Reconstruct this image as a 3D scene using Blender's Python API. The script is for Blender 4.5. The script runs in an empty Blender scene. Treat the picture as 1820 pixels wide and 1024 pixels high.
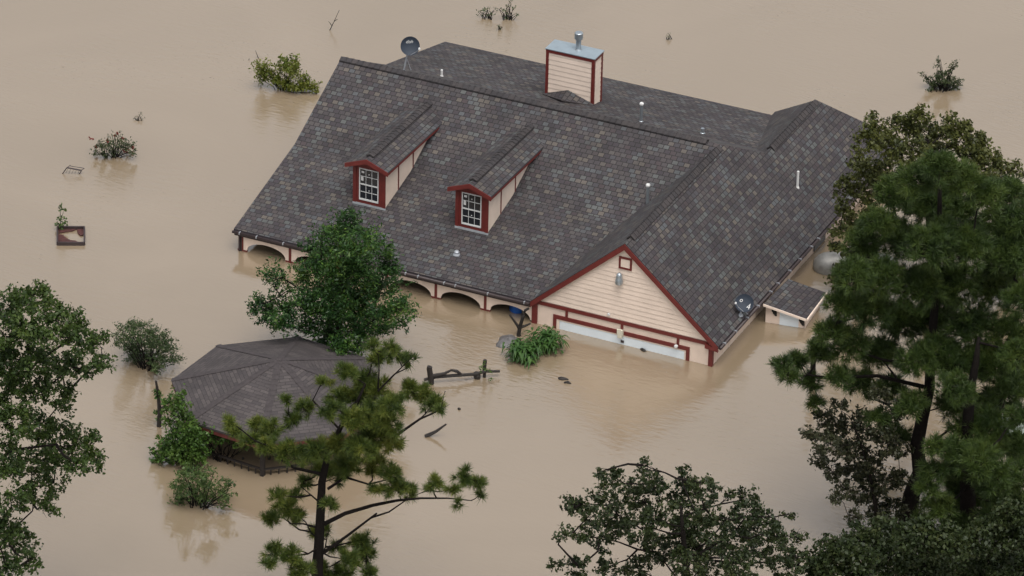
import bpy, math
import numpy as np
from mathutils import Vector, Matrix
S = bpy.context.scene
COL = S.collection
rng = np.random.default_rng(7)
R_ = math.radians

# ------------------------------------------------------------------ camera, sky, sun, exposure
CAM = np.array([64.37171796, -143.83091309, 87.07197427])
CR = np.array([0.90533704, 0.42413237, 0.02183078])
CU = np.array([-0.2200546, 0.42451414, 0.87827315])
CF = np.array([-0.36323659, 0.79993717, -0.47766065])
FPX = 8881.8476
cd = bpy.data.cameras.new('camera'); co = bpy.data.objects.new('camera', cd); COL.objects.link(co)
cd.sensor_width = 36.0; cd.lens = 36.0 * FPX / 1820.0; cd.clip_start = 1.0; cd.clip_end = 9000
m = Matrix.Identity(4)
for i in range(3):
    m[i][0] = CR[i]; m[i][1] = CU[i]; m[i][2] = -CF[i]; m[i][3] = CAM[i]
co.matrix_world = m
S.camera = co

SUN_EL, SUN_AZ = 68.0, 140.0          # azimuth measured from +Y (north) clockwise
wd = bpy.data.worlds.new('World'); S.world = wd; wd.use_nodes = True
wn = wd.node_tree.nodes; wl = wd.node_tree.links
bg = wn['Background']
sky = wn.new('ShaderNodeTexSky'); sky.sky_type = 'NISHITA'; sky.sun_disc = False
sky.sun_elevation = R_(SUN_EL); sky.sun_rotation = R_(SUN_AZ)
sky.air_density = 1.0; sky.dust_density = 6.0; sky.ozone_density = 1.0
hs = wn.new('ShaderNodeHueSaturation'); hs.inputs['Saturation'].default_value = 0.2
wl.new(sky.outputs[0], hs.inputs['Color']); wl.new(hs.outputs[0], bg.inputs['Color'])
bg.inputs['Strength'].default_value = 0.15
sd = bpy.data.lights.new('sun', 'SUN'); so = bpy.data.objects.new('sun', sd); COL.objects.link(so)
sd.energy = 0.8; sd.angle = R_(45); sd.color = (1.0, 0.95, 0.88)
az = R_(SUN_AZ); el = R_(SUN_EL)
tosun = Vector((math.sin(az) * math.cos(el), math.cos(az) * math.cos(el), math.sin(el)))
so.rotation_euler = tosun.to_track_quat('Z', 'Y').to_euler(); so.location = (0, 0, 60)
S.view_settings.view_transform = 'Standard'; S.view_settings.look = 'None'
S.view_settings.exposure = 0.55; S.view_settings.gamma = 1.0; S.view_settings.use_curve_mapping = False
S.cycles.max_bounces = 6; S.cycles.diffuse_bounces = 3; S.cycles.glossy_bounces = 3; S.cycles.transparent_max_bounces = 4

# ------------------------------------------------------------------ survey helpers: where things stand
def ray(px, py): return CF + CR * (px - 910) / FPX - CU * (py - 512) / FPX
def at(px, py, z=0.0):
    d = ray(px, py); return CAM + d * ((z - CAM[2]) / d[2])
HV = np.array([CF[0], CF[1], 0.0]); HV /= np.linalg.norm(HV)     # level direction away from the viewer's side
def V(px, py, base, dd=0.0):
    d = ray(px, py); return CAM + d * ((dd + (np.asarray(base) - CAM) @ HV) / (d @ HV))
def pz(base):  # pixels per metre at a base point
    return FPX / ((np.asarray(base) - CAM) @ CF)

# ------------------------------------------------------------------ object helpers
ORG = {}
def tag(o, label=None, cat=None, group=None, kind=None):
    if label: o['label'] = label
    if cat: o['category'] = cat
    if group: o['group'] = group
    if kind: o['kind'] = kind
    return o
def thing(name, loc, label, cat, group=None):
    o = bpy.data.objects.new(name, None); COL.objects.link(o); o.location = tuple(loc)
    o.empty_display_size = 0.3
    ORG[o.name] = np.array(loc, float); return tag(o, label, cat, group)
class MB:
    def __init__(s): s.v = []; s.f = []; s.uv = []; s.n = 0
    def add(s, vs, fs, uvs=None):
        vs = np.asarray(vs, float).reshape(-1, 3)
        for i, f in enumerate(fs):
            s.f.append([a + s.n for a in f])
            s.uv.append(uvs[i] if uvs is not None else [(0, 0)] * len(f))
        s.v.append(vs); s.n += len(vs); return s
    def box(s, a, b):
        x0, y0, z0 = a; x1, y1, z1 = b
        vs = [(x0,y0,z0),(x1,y0,z0),(x1,y1,z0),(x0,y1,z0),(x0,y0,z1),(x1,y0,z1),(x1,y1,z1),(x0,y1,z1)]
        return s.add(vs, [(0,3,2,1),(4,5,6,7),(0,1,5,4),(1,2,6,5),(2,3,7,6),(3,0,4,7)])
    def prism(s, poly, d):
        n = len(poly); p = np.asarray(poly, float); q = p + np.asarray(d, float)
        return s.add(np.vstack([p, q]), [tuple(range(n))[::-1], tuple(range(n, 2*n))] + [(i, (i+1) % n, n + (i+1) % n, n + i) for i in range(n)])
    def bar(s, a, b, w, h, up=(0,0,1)):
        a = np.asarray(a, float); b = np.asarray(b, float); t = b - a; t /= np.linalg.norm(t)
        r = np.cross(t, up); r /= np.linalg.norm(r); u = np.cross(r, t)
        pts = [a + r*w*i/2 + u*h*j/2 for i, j in ((-1,-1),(1,-1),(1,1),(-1,1))]
        return s.prism(pts, b - a)
    def tube(s, path, rad, n=7, cap=True):
        path = np.asarray(path, float); k = len(path)
        rad = np.broadcast_to(np.asarray(rad, float), (k,))
        vs = []; ref = np.array([0.31, 0.17, 0.93])
        for i in range(k):
            t = path[min(i+1, k-1)] - path[max(i-1, 0)]; L = np.linalg.norm(t); t = t / (L if L > 1e-9 else 1)
            a = np.cross(t, ref)
            if np.linalg.norm(a) < .15: a = np.cross(t, (1, 0, 0))
            a /= np.linalg.norm(a); b = np.cross(t, a)
            for j in range(n):
                w = 2*math.pi*j/n; vs.append(path[i] + rad[i]*(a*math.cos(w) + b*math.sin(w)))
        fs = [(i*n+j, i*n+(j+1) % n, (i+1)*n+(j+1) % n, (i+1)*n+j) for i in range(k-1) for j in range(n)]
        if cap: fs += [tuple(range(n))[::-1], tuple(range((k-1)*n, k*n))]
        return s.add(vs, fs)
    def lathe(s, o, prof, n=20, axis=(0,0,1)):
        ax = Vector(axis).normalized(); q = ax.to_track_quat('Z', 'Y').to_matrix(); o = np.asarray(o, float)
        vs = []
        for r, h in prof:
            for j in range(n):
                w = 2*math.pi*j/n; vs.append(o + np.array(q @ Vector((r*math.cos(w), r*math.sin(w), h))))
        k = len(prof)
        fs = [(i*n+j, i*n+(j+1) % n, (i+1)*n+(j+1) % n, (i+1)*n+j) for i in range(k-1) for j in range(n)]
        fs += [tuple(range(n))[::-1], tuple(range((k-1)*n, k*n))]
        return s.add(vs, fs)
    def roof(s, poly, eave, t=0.11):
        p = np.asarray(poly, float); n = np.zeros(3)
        for i in range(len(p)): n += np.cross(p[i] - p[0], p[(i+1) % len(p)] - p[0])
        n /= np.linalg.norm(n)
        if n[2] < 0: p = p[::-1]; n = -n
        e = np.asarray(eave, float); e /= np.linalg.norm(e); u = np.cross(n, e)
        if u[2] < 0: u = -u
        uv = [(a @ e, a @ u) for a in p]; k = len(p); q = p - np.array([0, 0, t])
        fs = [tuple(range(k)), tuple(range(k, 2*k))[::-1]] + [(i, k+i, k+(i+1) % k, (i+1) % k) for i in range(k)]
        uvs = [uv, uv[::-1]] + [[(uv[i][0], uv[i][1]+.03)]*4 for i in range(k)]
        return s.add(np.vstack([p, q]), fs, uvs)
    def build(s, name, mat, parent=None, smooth=False, uv=False):
        me = bpy.data.meshes.new(name)
        v = np.vstack(s.v)
        o = bpy.data.objects.new(name, me); COL.objects.link(o)
        org = ORG[parent.name] if parent is not None else np.zeros(3)
        me.from_pydata((v - org).tolist(), [], s.f)
        if uv:
            l = me.uv_layers.new(name='UVMap'); flat = [c for f in s.uv for c in f]
            l.data.foreach_set('uv', np.array(flat, float).ravel())
        if smooth: me.polygons.foreach_set('use_smooth', [True]*len(me.polygons))
        me.materials.append(mat); me.update()
        if parent is not None: o.parent = parent
        ORG[o.name] = org
        return o
def build_at(mb, name, mat, loc, smooth=False, uv=False):   # one-mesh thing with its origin at its base
    v = MB(); o = None
    me_parent = None
    o = mb.build(name, mat, None, smooth, uv)
    loc = np.asarray(loc, float)
    o.data.transform(Matrix.Translation(Vector(-loc))); o.location = tuple(loc); ORG[o.name] = loc
    return o
def quads(name, mat, P, parent):    # P: (n,4,3) leaf faces, built fast
    P = np.asarray(P, float); n, k = P.shape[:2]
    org = ORG[parent.name]
    me = bpy.data.meshes.new(name); me.vertices.add(n*k); me.loops.add(n*k); me.polygons.add(n)
    me.vertices.foreach_set('co', (P - org).ravel())
    me.loops.foreach_set('vertex_index', np.arange(n*k, dtype=np.int32))
    me.polygons.foreach_set('loop_start', np.arange(0, n*k, k, dtype=np.int32))
    try: me.polygons.foreach_set('loop_total', np.full(n, k, dtype=np.int32))
    except Exception: pass
    me.update(calc_edges=True); me.validate()
    o = bpy.data.objects.new(name, me); COL.objects.link(o); me.materials.append(mat); o.parent = parent
    ORG[o.name] = org
    return o

# ------------------------------------------------------------------ materials
def newmat(name):
    mt = bpy.data.materials.new(name); mt.use_nodes = True
    nt = mt.node_tree; return mt, nt, nt.nodes, nt.links, nt.nodes['Principled BSDF']
def paint(name, col, rough=0.6, var=0.18, scale=3.0, bump=0.0, metal=0.0, spec=0.35, bscale=60):
    mt, nt, n, l, b = newmat(name)
    tc = n.new('ShaderNodeTexCoord'); nz = n.new('ShaderNodeTexNoise'); nz.inputs['Scale'].default_value = scale
    nz.inputs['Detail'].default_value = 6; nz.inputs['Roughness'].default_value = .65
    l.new(tc.outputs['Object'], nz.inputs['Vector'])
    r = n.new('ShaderNodeValToRGB'); c = np.array(col)
    r.color_ramp.elements[0].position = .3; r.color_ramp.elements[1].position = .72
    r.color_ramp.elements[0].color = (*(c*(1-var)), 1); r.color_ramp.elements[1].color = (*np.minimum(c*(1+var*.6), 1), 1)
    l.new(nz.outputs['Fac'], r.inputs['Fac']); l.new(r.outputs['Color'], b.inputs['Base Color'])
    b.inputs['Roughness'].default_value = rough; b.inputs['Metallic'].default_value = metal
    b.inputs['Specular IOR Level'].default_value = spec
    if bump:
        bp = n.new('ShaderNodeBump'); bp.inputs['Strength'].default_value = bump; bp.inputs['Distance'].default_value = .02
        nb = n.new('ShaderNodeTexNoise'); nb.inputs['Scale'].default_value = bscale; l.new(tc.outputs['Object'], nb.inputs['Vector'])
        l.new(nb.outputs['Fac'], bp.inputs['Height']); l.new(bp.outputs['Normal'], b.inputs['Normal'])
    return mt
def shingle(name, cols, bw, rh, mortar, dark=.35, rough=.8):
    mt, nt, n, l, b = newmat(name)
    uv = n.new('ShaderNodeUVMap'); uv.uv_map = 'UVMap'
    br = n.new('ShaderNodeTexBrick'); br.offset = .5
    for k, v in (('Scale', 1), ('Mortar Size', mortar), ('Mortar Smooth', .3), ('Brick Width', bw), ('Row Height', rh), ('Bias', 0)): br.inputs[k].default_value = v
    br.inputs['Color1'].default_value = (0,0,0,1); br.inputs['Color2'].default_value = (1,1,1,1); br.inputs['Mortar'].default_value = (.4,.4,.4,1)
    l.new(uv.outputs[0], br.inputs['Vector'])
    rp = n.new('ShaderNodeValToRGB'); e = rp.color_ramp.elements
    while len(e) < len(cols): e.new(.5)
    for i, c in enumerate(cols): e[i].position = i / len(cols); e[i].color = (*c, 1)
    rp.color_ramp.interpolation = 'EASE'
    l.new(br.outputs['Color'], rp.inputs['Fac'])
    tc = n.new('ShaderNodeTexCoord'); nz = n.new('ShaderNodeTexNoise'); nz.inputs['Scale'].default_value = .9; nz.inputs['Detail'].default_value = 5
    l.new(tc.outputs['Object'], nz.inputs['Vector'])
    mr = n.new('ShaderNodeMapRange'); mr.inputs[1].default_value = .3; mr.inputs[2].default_value = .7; mr.inputs[3].default_value = .78; mr.inputs[4].default_value = 1.18
    l.new(nz.outputs['Fac'], mr.inputs[0])
    gr = n.new('ShaderNodeTexNoise'); gr.inputs['Scale'].default_value = 40; l.new(tc.outputs['Object'], gr.inputs['Vector'])
    m2 = n.new('ShaderNodeMapRange'); m2.inputs[1].default_value = .3; m2.inputs[2].default_value = .7; m2.inputs[3].default_value = .82; m2.inputs[4].default_value = 1.15
    l.new(gr.outputs['Fac'], m2.inputs[0])
    mu = n.new('ShaderNodeMath'); mu.operation = 'MULTIPLY'; l.new(mr.outputs[0], mu.inputs[0]); l.new(m2.outputs[0], mu.inputs[1])
    mo = n.new('ShaderNodeMapRange'); mo.inputs[3].default_value = 1; mo.inputs[4].default_value = dark; l.new(br.outputs['Fac'], mo.inputs[0])
    mu2 = n.new('ShaderNodeMath'); mu2.operation = 'MULTIPLY'; l.new(mu.outputs[0], mu2.inputs[0]); l.new(mo.outputs[0], mu2.inputs[1])
    vm = n.new('ShaderNodeVectorMath'); vm.operation = 'SCALE'; l.new(rp.outputs['Color'], vm.inputs[0]); l.new(mu2.outputs[0], vm.inputs['Scale'])
    l.new(vm.outputs[0], b.inputs['Base Color']); b.inputs['Roughness'].default_value = rough; b.inputs['Specular IOR Level'].default_value = .35
    bp = n.new('ShaderNodeBump'); bp.invert = True; bp.inputs['Strength'].default_value = .6; bp.inputs['Distance'].default_value = .012
    l.new(br.outputs['Fac'], bp.inputs['Height']); l.new(bp.outputs['Normal'], b.inputs['Normal'])
    return mt
def leafmat(name, cols, trans=.25, rough=.5):
    mt, nt, n, l, b = newmat(name)
    g = n.new('ShaderNodeNewGeometry'); rp = n.new('ShaderNodeValToRGB'); e = rp.color_ramp.elements
    while len(e) < len(cols): e.new(.5)
    for i, c in enumerate(cols): e[i].position = i / max(1, len(cols)-1); e[i].color = (*c, 1)
    tc = n.new('ShaderNodeTexCoord'); nz = n.new('ShaderNodeTexNoise'); nz.inputs['Scale'].default_value = 1.1; nz.inputs['Detail'].default_value = 3
    l.new(tc.outputs['Object'], nz.inputs['Vector'])
    mx = n.new('ShaderNodeMath'); mx.operation = 'MULTIPLY_ADD'; mx.inputs[1].default_value = .45
    sb = n.new('ShaderNodeMapRange'); sb.inputs[1].default_value = .3; sb.inputs[2].default_value = .7; sb.inputs[3].default_value = 0; sb.inputs[4].default_value = .55
    l.new(nz.outputs['Fac'], sb.inputs[0]); l.new(g.outputs['Random Per Island'], mx.inputs[0]); l.new(sb.outputs[0], mx.inputs[2])
    l.new(mx.outputs[0], rp.inputs['Fac']); l.new(rp.outputs['Color'], b.inputs['Base Color'])
    b.inputs['Roughness'].default_value = rough; b.inputs['Specular IOR Level'].default_value = .25
    t = n.new('ShaderNodeBsdfTranslucent'); l.new(rp.outputs['Color'], t.inputs['Color'])
    ms = n.new('ShaderNodeMixShader'); ms.inputs[0].default_value = trans
    l.new(b.outputs[0], ms.inputs[1]); l.new(t.outputs[0], ms.inputs[2]); l.new(ms.outputs[0], n['Material Output'].inputs['Surface'])
    return mt

M = {}
M['shingle'] = shingle('shingle', [(.030,.026,.029),(.056,.049,.049),(.038,.033,.035),(.070,.073,.072),(.048,.040,.040),(.043,.038,.041),(.080,.069,.060),(.040,.037,.042),(.060,.063,.067),(.044,.034,.036),(.034,.029,.033)], .235, .195, .016, .22)
M['shingle_cap'] = shingle('shingle_cap', [(.036,.031,.032),(.044,.038,.038),(.031,.028,.030)], .22, .9, .008, .45)
M['shingle_gaz'] = shingle('shingle_gaz', [(.044,.037,.038),(.050,.042,.042),(.041,.035,.036),(.060,.051,.050)], .36, .14, .010, .55)
M['cream'] = paint('cream_paint', (.63,.52,.435), .55, .12, 1.2)
M['cream_low'] = paint('cream_stucco', (.62,.50,.415), .7, .13, 1.5, .08)
M['red'] = paint('red_trim', (.115,.018,.015), .5, .2, 4)
M['gutter'] = paint('dark_gutter', (.035,.024,.024), .45, .25, 4)
M['white'] = paint('white_paint', (.52,.52,.51), .5, .06, 4)
M['door'] = paint('garage_door_white', (.58,.63,.66), .4, .08, 1)
M['glass'] = paint('window_glass', (.012,.014,.018), .06, .3, 2, spec=.6)
M['steel'] = paint('galvanised_steel', (.36,.40,.43), .38, .15, 8, metal=.8)
M['cap'] = paint('chimney_cap_metal', (.30,.36,.40), .4, .12, 3, metal=.5)
M['dish'] = paint('dish_grey', (.020,.028,.042), .65, .12, 4)
M['dark'] = paint('dark_void', (.02,.018,.016), .9, .3, 2)
M['lead'] = paint('flashing_grey', (.15,.16,.17), .5, .3, 6)
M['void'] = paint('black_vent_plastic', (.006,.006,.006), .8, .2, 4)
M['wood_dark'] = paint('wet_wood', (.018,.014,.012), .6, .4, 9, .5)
M['bark'] = paint('bark', (.010,.008,.007), .95, .45, 8, .7, spec=.1, bscale=25)
M['bark_grey'] = paint('grey_bark', (.035,.030,.024), .9, .4, 8, .6, bscale=25)
M['rock'] = paint('wet_rock', (.10,.095,.095), .45, .4, 6, .5, bscale=12)
M['blue'] = paint('blue_plastic', (.008,.075,.30), .4, .15, 4)
M['tank'] = paint('tank_metal', (.22,.215,.20), .45, .35, 3, metal=.4)
M['redwood'] = paint('rust_red_boards', (.10,.022,.02), .6, .5, 6, .3)
M['teal'] = paint('weathered_panel', (.42,.47,.44), .5, .15, 6)
M['mast'] = paint('pale_metal', (.36,.38,.41), .4, .1, 8, metal=.5)

# water: muddy flood
mt, nt, n, l, b = newmat('flood_water')
tc = n.new('ShaderNodeTexCoord')
nz = n.new('ShaderNodeTexNoise'); nz.inputs['Scale'].default_value = .07; nz.inputs['Detail'].default_value = 6; nz.inputs['Distortion'].default_value = 1.2; l.new(tc.outputs['Object'], nz.inputs['Vector'])
rp = n.new('ShaderNodeValToRGB'); rp.color_ramp.elements[0].position = .3; rp.color_ramp.elements[1].position = .7
rp.color_ramp.elements[0].color = (.188,.143,.093,1); rp.color_ramp.elements[1].color = (.220,.169,.114,1)
l.new(nz.outputs['Fac'], rp.inputs['Fac']); l.new(rp.outputs['Color'], b.inputs['Base Color'])
b.inputs['Roughness'].default_value = .03; b.inputs['IOR'].default_value = 2.3; b.inputs['Specular IOR Level'].default_value = .6
def wv(scale, det, sx, sy, rot):
    mp = n.new('ShaderNodeMapping'); mp.inputs['Scale'].default_value = (sx, sy, 1); mp.inputs['Rotation'].default_value = (0, 0, R_(rot)); l.new(tc.outputs['Object'], mp.inputs['Vector'])
    t = n.new('ShaderNodeTexNoise'); t.inputs['Scale'].default_value = scale; t.inputs['Detail'].default_value = det; l.new(mp.outputs[0], t.inputs['Vector']); return t.outputs['Fac']
w1 = wv(3.2, 4, .55, 1.5, 20); w2 = wv(.55, 2, .7, 1.3, -35); w3 = wv(5.5, 2, .5, 1.6, -55); msk = wv(.13, 2, 1, 1, 0)
mm = n.new('ShaderNodeMapRange'); mm.inputs[1].default_value = .42; mm.inputs[2].default_value = .62; mm.inputs[3].default_value = .15; mm.inputs[4].default_value = .75; l.new(msk, mm.inputs[0])
b1 = n.new('ShaderNodeBump'); b1.inputs['Distance'].default_value = .034; l.new(w1, b1.inputs['Height']); l.new(mm.outputs[0], b1.inputs['Strength'])
b2 = n.new('ShaderNodeBump'); b2.inputs['Strength'].default_value = .06; b2.inputs['Distance'].default_value = .07; l.new(w2, b2.inputs['Height']); l.new(b1.outputs[0], b2.inputs['Normal'])
b3 = n.new('ShaderNodeBump'); b3.inputs['Distance'].default_value = .026; l.new(w3, b3.inputs['Height']); l.new(mm.outputs[0], b3.inputs['Strength']); l.new(b2.outputs[0], b3.inputs['Normal'])
l.new(b3.outputs[0], b.inputs['Normal'])
M['water'] = mt

# ------------------------------------------------------------------ setting
g = MB().add([(-4000,-4000,0),(4000,-4000,0),(4000,4000,0),(-4000,4000,0)], [(0,1,2,3)]).build('flood_water', M['water']); tag(g, kind='structure')
g = MB().add([(-4000,-4000,-2.2),(4000,-4000,-2.2),(4000,4000,-2.2),(-4000,4000,-2.2)], [(0,1,2,3)]).build('ground', paint('mud', (.12,.09,.06), .9)); tag(g, kind='structure')

# ------------------------------------------------------------------ the house
W = 6.9; PO = .12; ZE = .914; ZR = 4.137; XW = 3.45; LM = 12.188; YR = 8.592; YK = 4.769; ZK = 2.213; YB = 17.761
XL = -.14; XR = 7.185
m1 = (ZK-ZE)/(YK+PO); m2 = (ZR-ZK)/(YR-YK); m3 = (ZK-ZE)/(YB-(2*YR-YK))
def zfront(y): return ZE + m1*(y+PO) if y < YK else ZK + m2*(y-YK)
def zrear(y): return ZR - m2*(y-YR) if y < 2*YR-YK else ZK - m3*(y-(2*YR-YK))
def zright(x): return ZR - .863*(x-XW)
H = thing('house', (0, 0, 0), 'large cream house with red trim and grey shingle roof, flooded up to its eaves', 'house')
A=(-LM,-PO,ZE); B=(XL,-PO,ZE); Cc=(XW-(ZR-ZK)/.898,YK,ZK); D=(-LM,YK,ZK); J=(XW,YR,ZR); E_=(-LM,YR,ZR)
F_=(XW,-PO,ZR); G_=(XR,-PO,ZE); K=(4.512,10.413,3.22); Mm=(4.512,15.402,3.22); N=(XR,18.075,ZE); O=(1.839,18.075,ZE)
P=(3.345,2*YR-YK,ZK); Q=(1.839,YB,ZE); P2=(-LM,2*YR-YK,ZK); Q2=(-LM,YB,ZE)
rf = MB()
X = (1,0,0); Y = (0,1,0)
rf.roof([A,B,Cc,D], X); rf.roof([D,Cc,J,E_], X); rf.roof([B,F_,J,Cc], Y); rf.roof([F_,G_,N,Mm,K,J], Y)
rf.roof([K,Mm,O,Q,P], Y); rf.roof([Mm,N,O], X); rf.roof([E_,J,K,P,P2], X); rf.roof([P2,P,Q,Q2], X)
roof = rf.build('roof', M['shingle'], H, uv=True)
def ridge_cap(a, b, wn, drop, name='ridge_cap', par=None):
    a = np.array(a, float); b = np.array(b, float); t = b-a; L = np.linalg.norm(t); t /= L; s = np.cross(t, (0,0,1)); s /= np.linalg.norm(s)
    mb = MB(); k = int(L/.24)
    for i in range(k):     # overlapping bent cap shingles
        p = a + t*L*i/k; q = a + t*L*(i+1)/k; h0, h1 = .085, .060
        pts = []
        for c, hh in ((p, h0), (q, h1)):
            pts += [c - s*wn + np.array([0,0,hh-drop*wn]), c + np.array([0,0,hh+.01]), c + s*wn + np.array([0,0,hh-drop*wn])]
        pts = np.array(pts); low = pts - np.array([0,0,.045])
        u0 = i*.23
        mb.add(np.vstack([pts, low]), [(0,1,4,3),(1,2,5,4),(0,6,7,1),(1,7,8,2),(0,3,9,6),(2,8,11,5)], [[(u0,0),(u0,.2),(u0+.2,.2),(u0+.2,0)]]*6)
    o = mb.build(name, M['shingle_cap'], par or roof, uv=True)
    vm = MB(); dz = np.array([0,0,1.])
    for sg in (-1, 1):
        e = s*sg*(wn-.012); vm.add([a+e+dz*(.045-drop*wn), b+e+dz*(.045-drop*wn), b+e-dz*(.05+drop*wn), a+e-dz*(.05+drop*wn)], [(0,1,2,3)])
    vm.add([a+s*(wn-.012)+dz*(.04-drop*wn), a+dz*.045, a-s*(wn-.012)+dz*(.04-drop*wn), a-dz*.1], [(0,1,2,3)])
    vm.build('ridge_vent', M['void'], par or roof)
    return o
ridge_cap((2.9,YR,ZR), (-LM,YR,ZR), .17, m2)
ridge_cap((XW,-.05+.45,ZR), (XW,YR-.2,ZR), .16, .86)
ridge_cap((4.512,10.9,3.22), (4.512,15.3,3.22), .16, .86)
# fascia along eaves and rakes of the main roof
fb = MB()
fb.box((-LM+.02,-PO+.005,ZE-.26),(XL-.01,-PO+.05,ZE-.113))
fb.build('fascia', M['gutter'], H)
gb = MB()
gb.tube([(-LM-.02,-PO-.055,ZE-.10),(XL-.02,-PO-.055,ZE-.10)], .06, 8)
gb.tube([(XR+.06,-PO+.05,ZE-.09),(XR+.06,18.0,ZE-.09)], .06, 8)
gut = gb.build('gutter', M['gutter'], H, smooth=True)
for x in (-11.9,-11.2,-10.1,-9.0,-5.1,-4.6,-3.55,-3.1,-1.8,-.35): hb = MB(); hb.box((x-.02,-PO-.125,ZE-.12),(x+.02,-PO-.02,ZE-.035)); hb.build('gutter_bracket', M['mast'], gut)
for y in (.3,1.3,2.4,3.4,4.6,5.3,6.4,7.4,8.5,9.2): hb = MB(); hb.box((XR-.02,y-.02,ZE-.10),(XR+.13,y+.02,ZE-.02)); hb.build('gutter_bracket', M['mast'], gut)
rk = MB()   # dark rake boards at the left gable
for a, b_ in ((A,D),(D,E_),(E_,P2),(P2,Q2)):
    a = np.array(a)+[.03,0,-.16]; b_ = np.array(b_)+[.03,0,-.16]; rk.prism([a+[0,0,.045],a-[0,0,.09],b_-[0,0,.09],b_+[0,0,.045]], (.03,0,0))
rk.build('rake_board', M['gutter'], H)

# front gable wall: lap siding above, flat panels below
def gz(x): return (ZR - .898*(XW-x) if x < XW else zright(x)) - .13
sid = MB(); z = .98; hB = .185
while z < ZR-.15:
    z1 = min(z+hB, ZR-.14)
    def xs(zz): return (max(.02, XW-(ZR-.13-zz)/.898), min(W-.02, XW+(ZR-.13-zz)/.863))
    a0, a1 = xs(z); c0, c1 = xs(z1)
    sid.add([(a0,-.028,z),(a1,-.028,z),(c1,-.010,z1+.002),(c0,-.010,z1+.002),(a0,-.002,z),(a1,-.002,z)], [(0,1,2,3),(0,4,5,1)])
    z = z1
wl_ = MB()
wl_.prism([(0,.0,-2.1),(W,.0,-2.1),(W,0,gz(W)),(XW,0,gz(XW)),(0,0,gz(0))], (0,.12,0))
wall = wl_.build('wall', M['cream_low'], H)
sid.build('lap_siding', M['cream'], H)
tr = MB()
yf = -.05
tr.box((.105,yf,.815),(W-.105,-.03,.955))                                   # band
for x in (1.25,3.42,5.60): tr.box((x-.045,yf+.008,.56),(x+.045,-.001,.813))
tr.box((.73,yf+.004,.40),(6.06,-.001,.545)); tr.box((.73,yf+.004,-2),(.86,-.001,.398)); tr.box((5.93,yf+.004,-2),(6.06,-.001,.398))
tr.build('trim_board', M['red'], H)
ps = MB(); ps.box((-.11,-.06,-2.1),(.10,.10,.86)); ps.build('corner_post', M['red'], H)
ps = MB(); ps.box((W-.10,-.06,-2.1),(W+.05,.10,.70)); ps.build('corner_post', M['red'], H)
# rake (barge) boards of the front gable
rb = MB()
for (xa, za, xb, zb) in ((XL,ZE,XW,ZR),(XR,ZE,XW,ZR)):
    rb.prism([(xa,-PO-.035,za-.02),(xb,-PO-.035,zb-.02),(xb,-PO-.035,zb-.26),(xa,-PO-.035,za-.24)], (0,.03,0))
rb.prism([(XR,-PO-.03,ZE-.22),(W-.22,-PO-.03,ZE-.18),(W-.22,-PO-.03,ZE-.02+.0),(XR-.05,-PO-.03,ZE-.10)], (0,.10,0))
rb.build('barge_board', M['red'], H)
sf = MB(); sf.prism([(XL+.05,-PO+.0,ZE-.125),(XW,-PO,ZR-.125),(XR-.05,-PO,ZE-.125),(XR-.10,-PO,ZE-.145),(XW,-PO,ZR-.15),(XL+.1,-PO,ZE-.145)], (0,.118,0)); sf.build('soffit', M['cream'], H)
# garage door
dr = MB(); dr.box((.98,.02-.03,-2.0),(5.86,.03-.03,.33))
for k in range(3): dr.box((.985,-.018,-.15-.5*k),(5.855,-.0102,.30-.5*k))
door = dr.build('garage_door', M['door'], H)
fr = MB(); fr.box((.862,-.024,-2),(.975,-.001,.33)); fr.box((5.865,-.024,-2),(5.928,-.001,.33)); fr.box((.862,-.025,.335),(5.928,-.001,.397)); fr.build('door_frame', M['cream'], door)
hd = MB(); hd.box((3.40,-.05,.08),(3.52,-.02,.17)); hd.build('handle', M['gutter'], door)
bxm = MB(); bxm.box((3.28,-.14,.40),(3.50,-.048,.62)); bxm.box((3.31,-.15,.30),(3.47,-.05,.398)); bxm.build('opener_box', paint('box_cream', (.5,.47,.38), .5), H)
lt = MB(); lt.lathe((5.58,-.12,.50), [(.02,.0),(.06,.0),(.075,.05),(.04,.10),(.02,.11)], 12, (0,-.5,.7)); lt.build('flood_light', M['white'], H)
lt = MB(); lt.lathe((2.90,-.03,1.10), [(.055,0),(.055,.04),(.03,.055),(.005,.06)], 14, (0,-1,0)); lt.build('round_vent', M['white'], H)
vf = MB(); x0, x1, z0, z1 = 3.22, 3.72, 3.06, 3.54
for a in ((x0,z0,x1,z0+.07),(x0,z1-.07,x1,z1),(x0,z0+.07,x0+.07,z1-.07),(x1-.07,z0+.07,x1,z1-.07)): vf.box((a[0],-.06,a[1]),(a[2],-.02,a[3]))
vent = vf.build('gable_vent', M['red'], H)
lv = MB()
for k in range(6): lv.bar((x0+.07,-.035,z0+.1+k*.06),(x1-.07,-.035,z0+.1+k*.06), .008, .045, (0,.4,1))
lv.build('louvre', M['cream'], vent)
lp = MB(); lp.lathe((3.30,-.16,2.50), [(.02,0),(.13,.0),(.14,.02),(.135,.17),(.12,.20),(.11,.30),(.10,.36),(.06,.42),(.02,.44)], 18)
lp.tube([(3.30,-.02,2.82),(3.30,-.14,2.84)], .03, 8); lp.build('barn_lamp', M['steel'], H, smooth=True)
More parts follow.
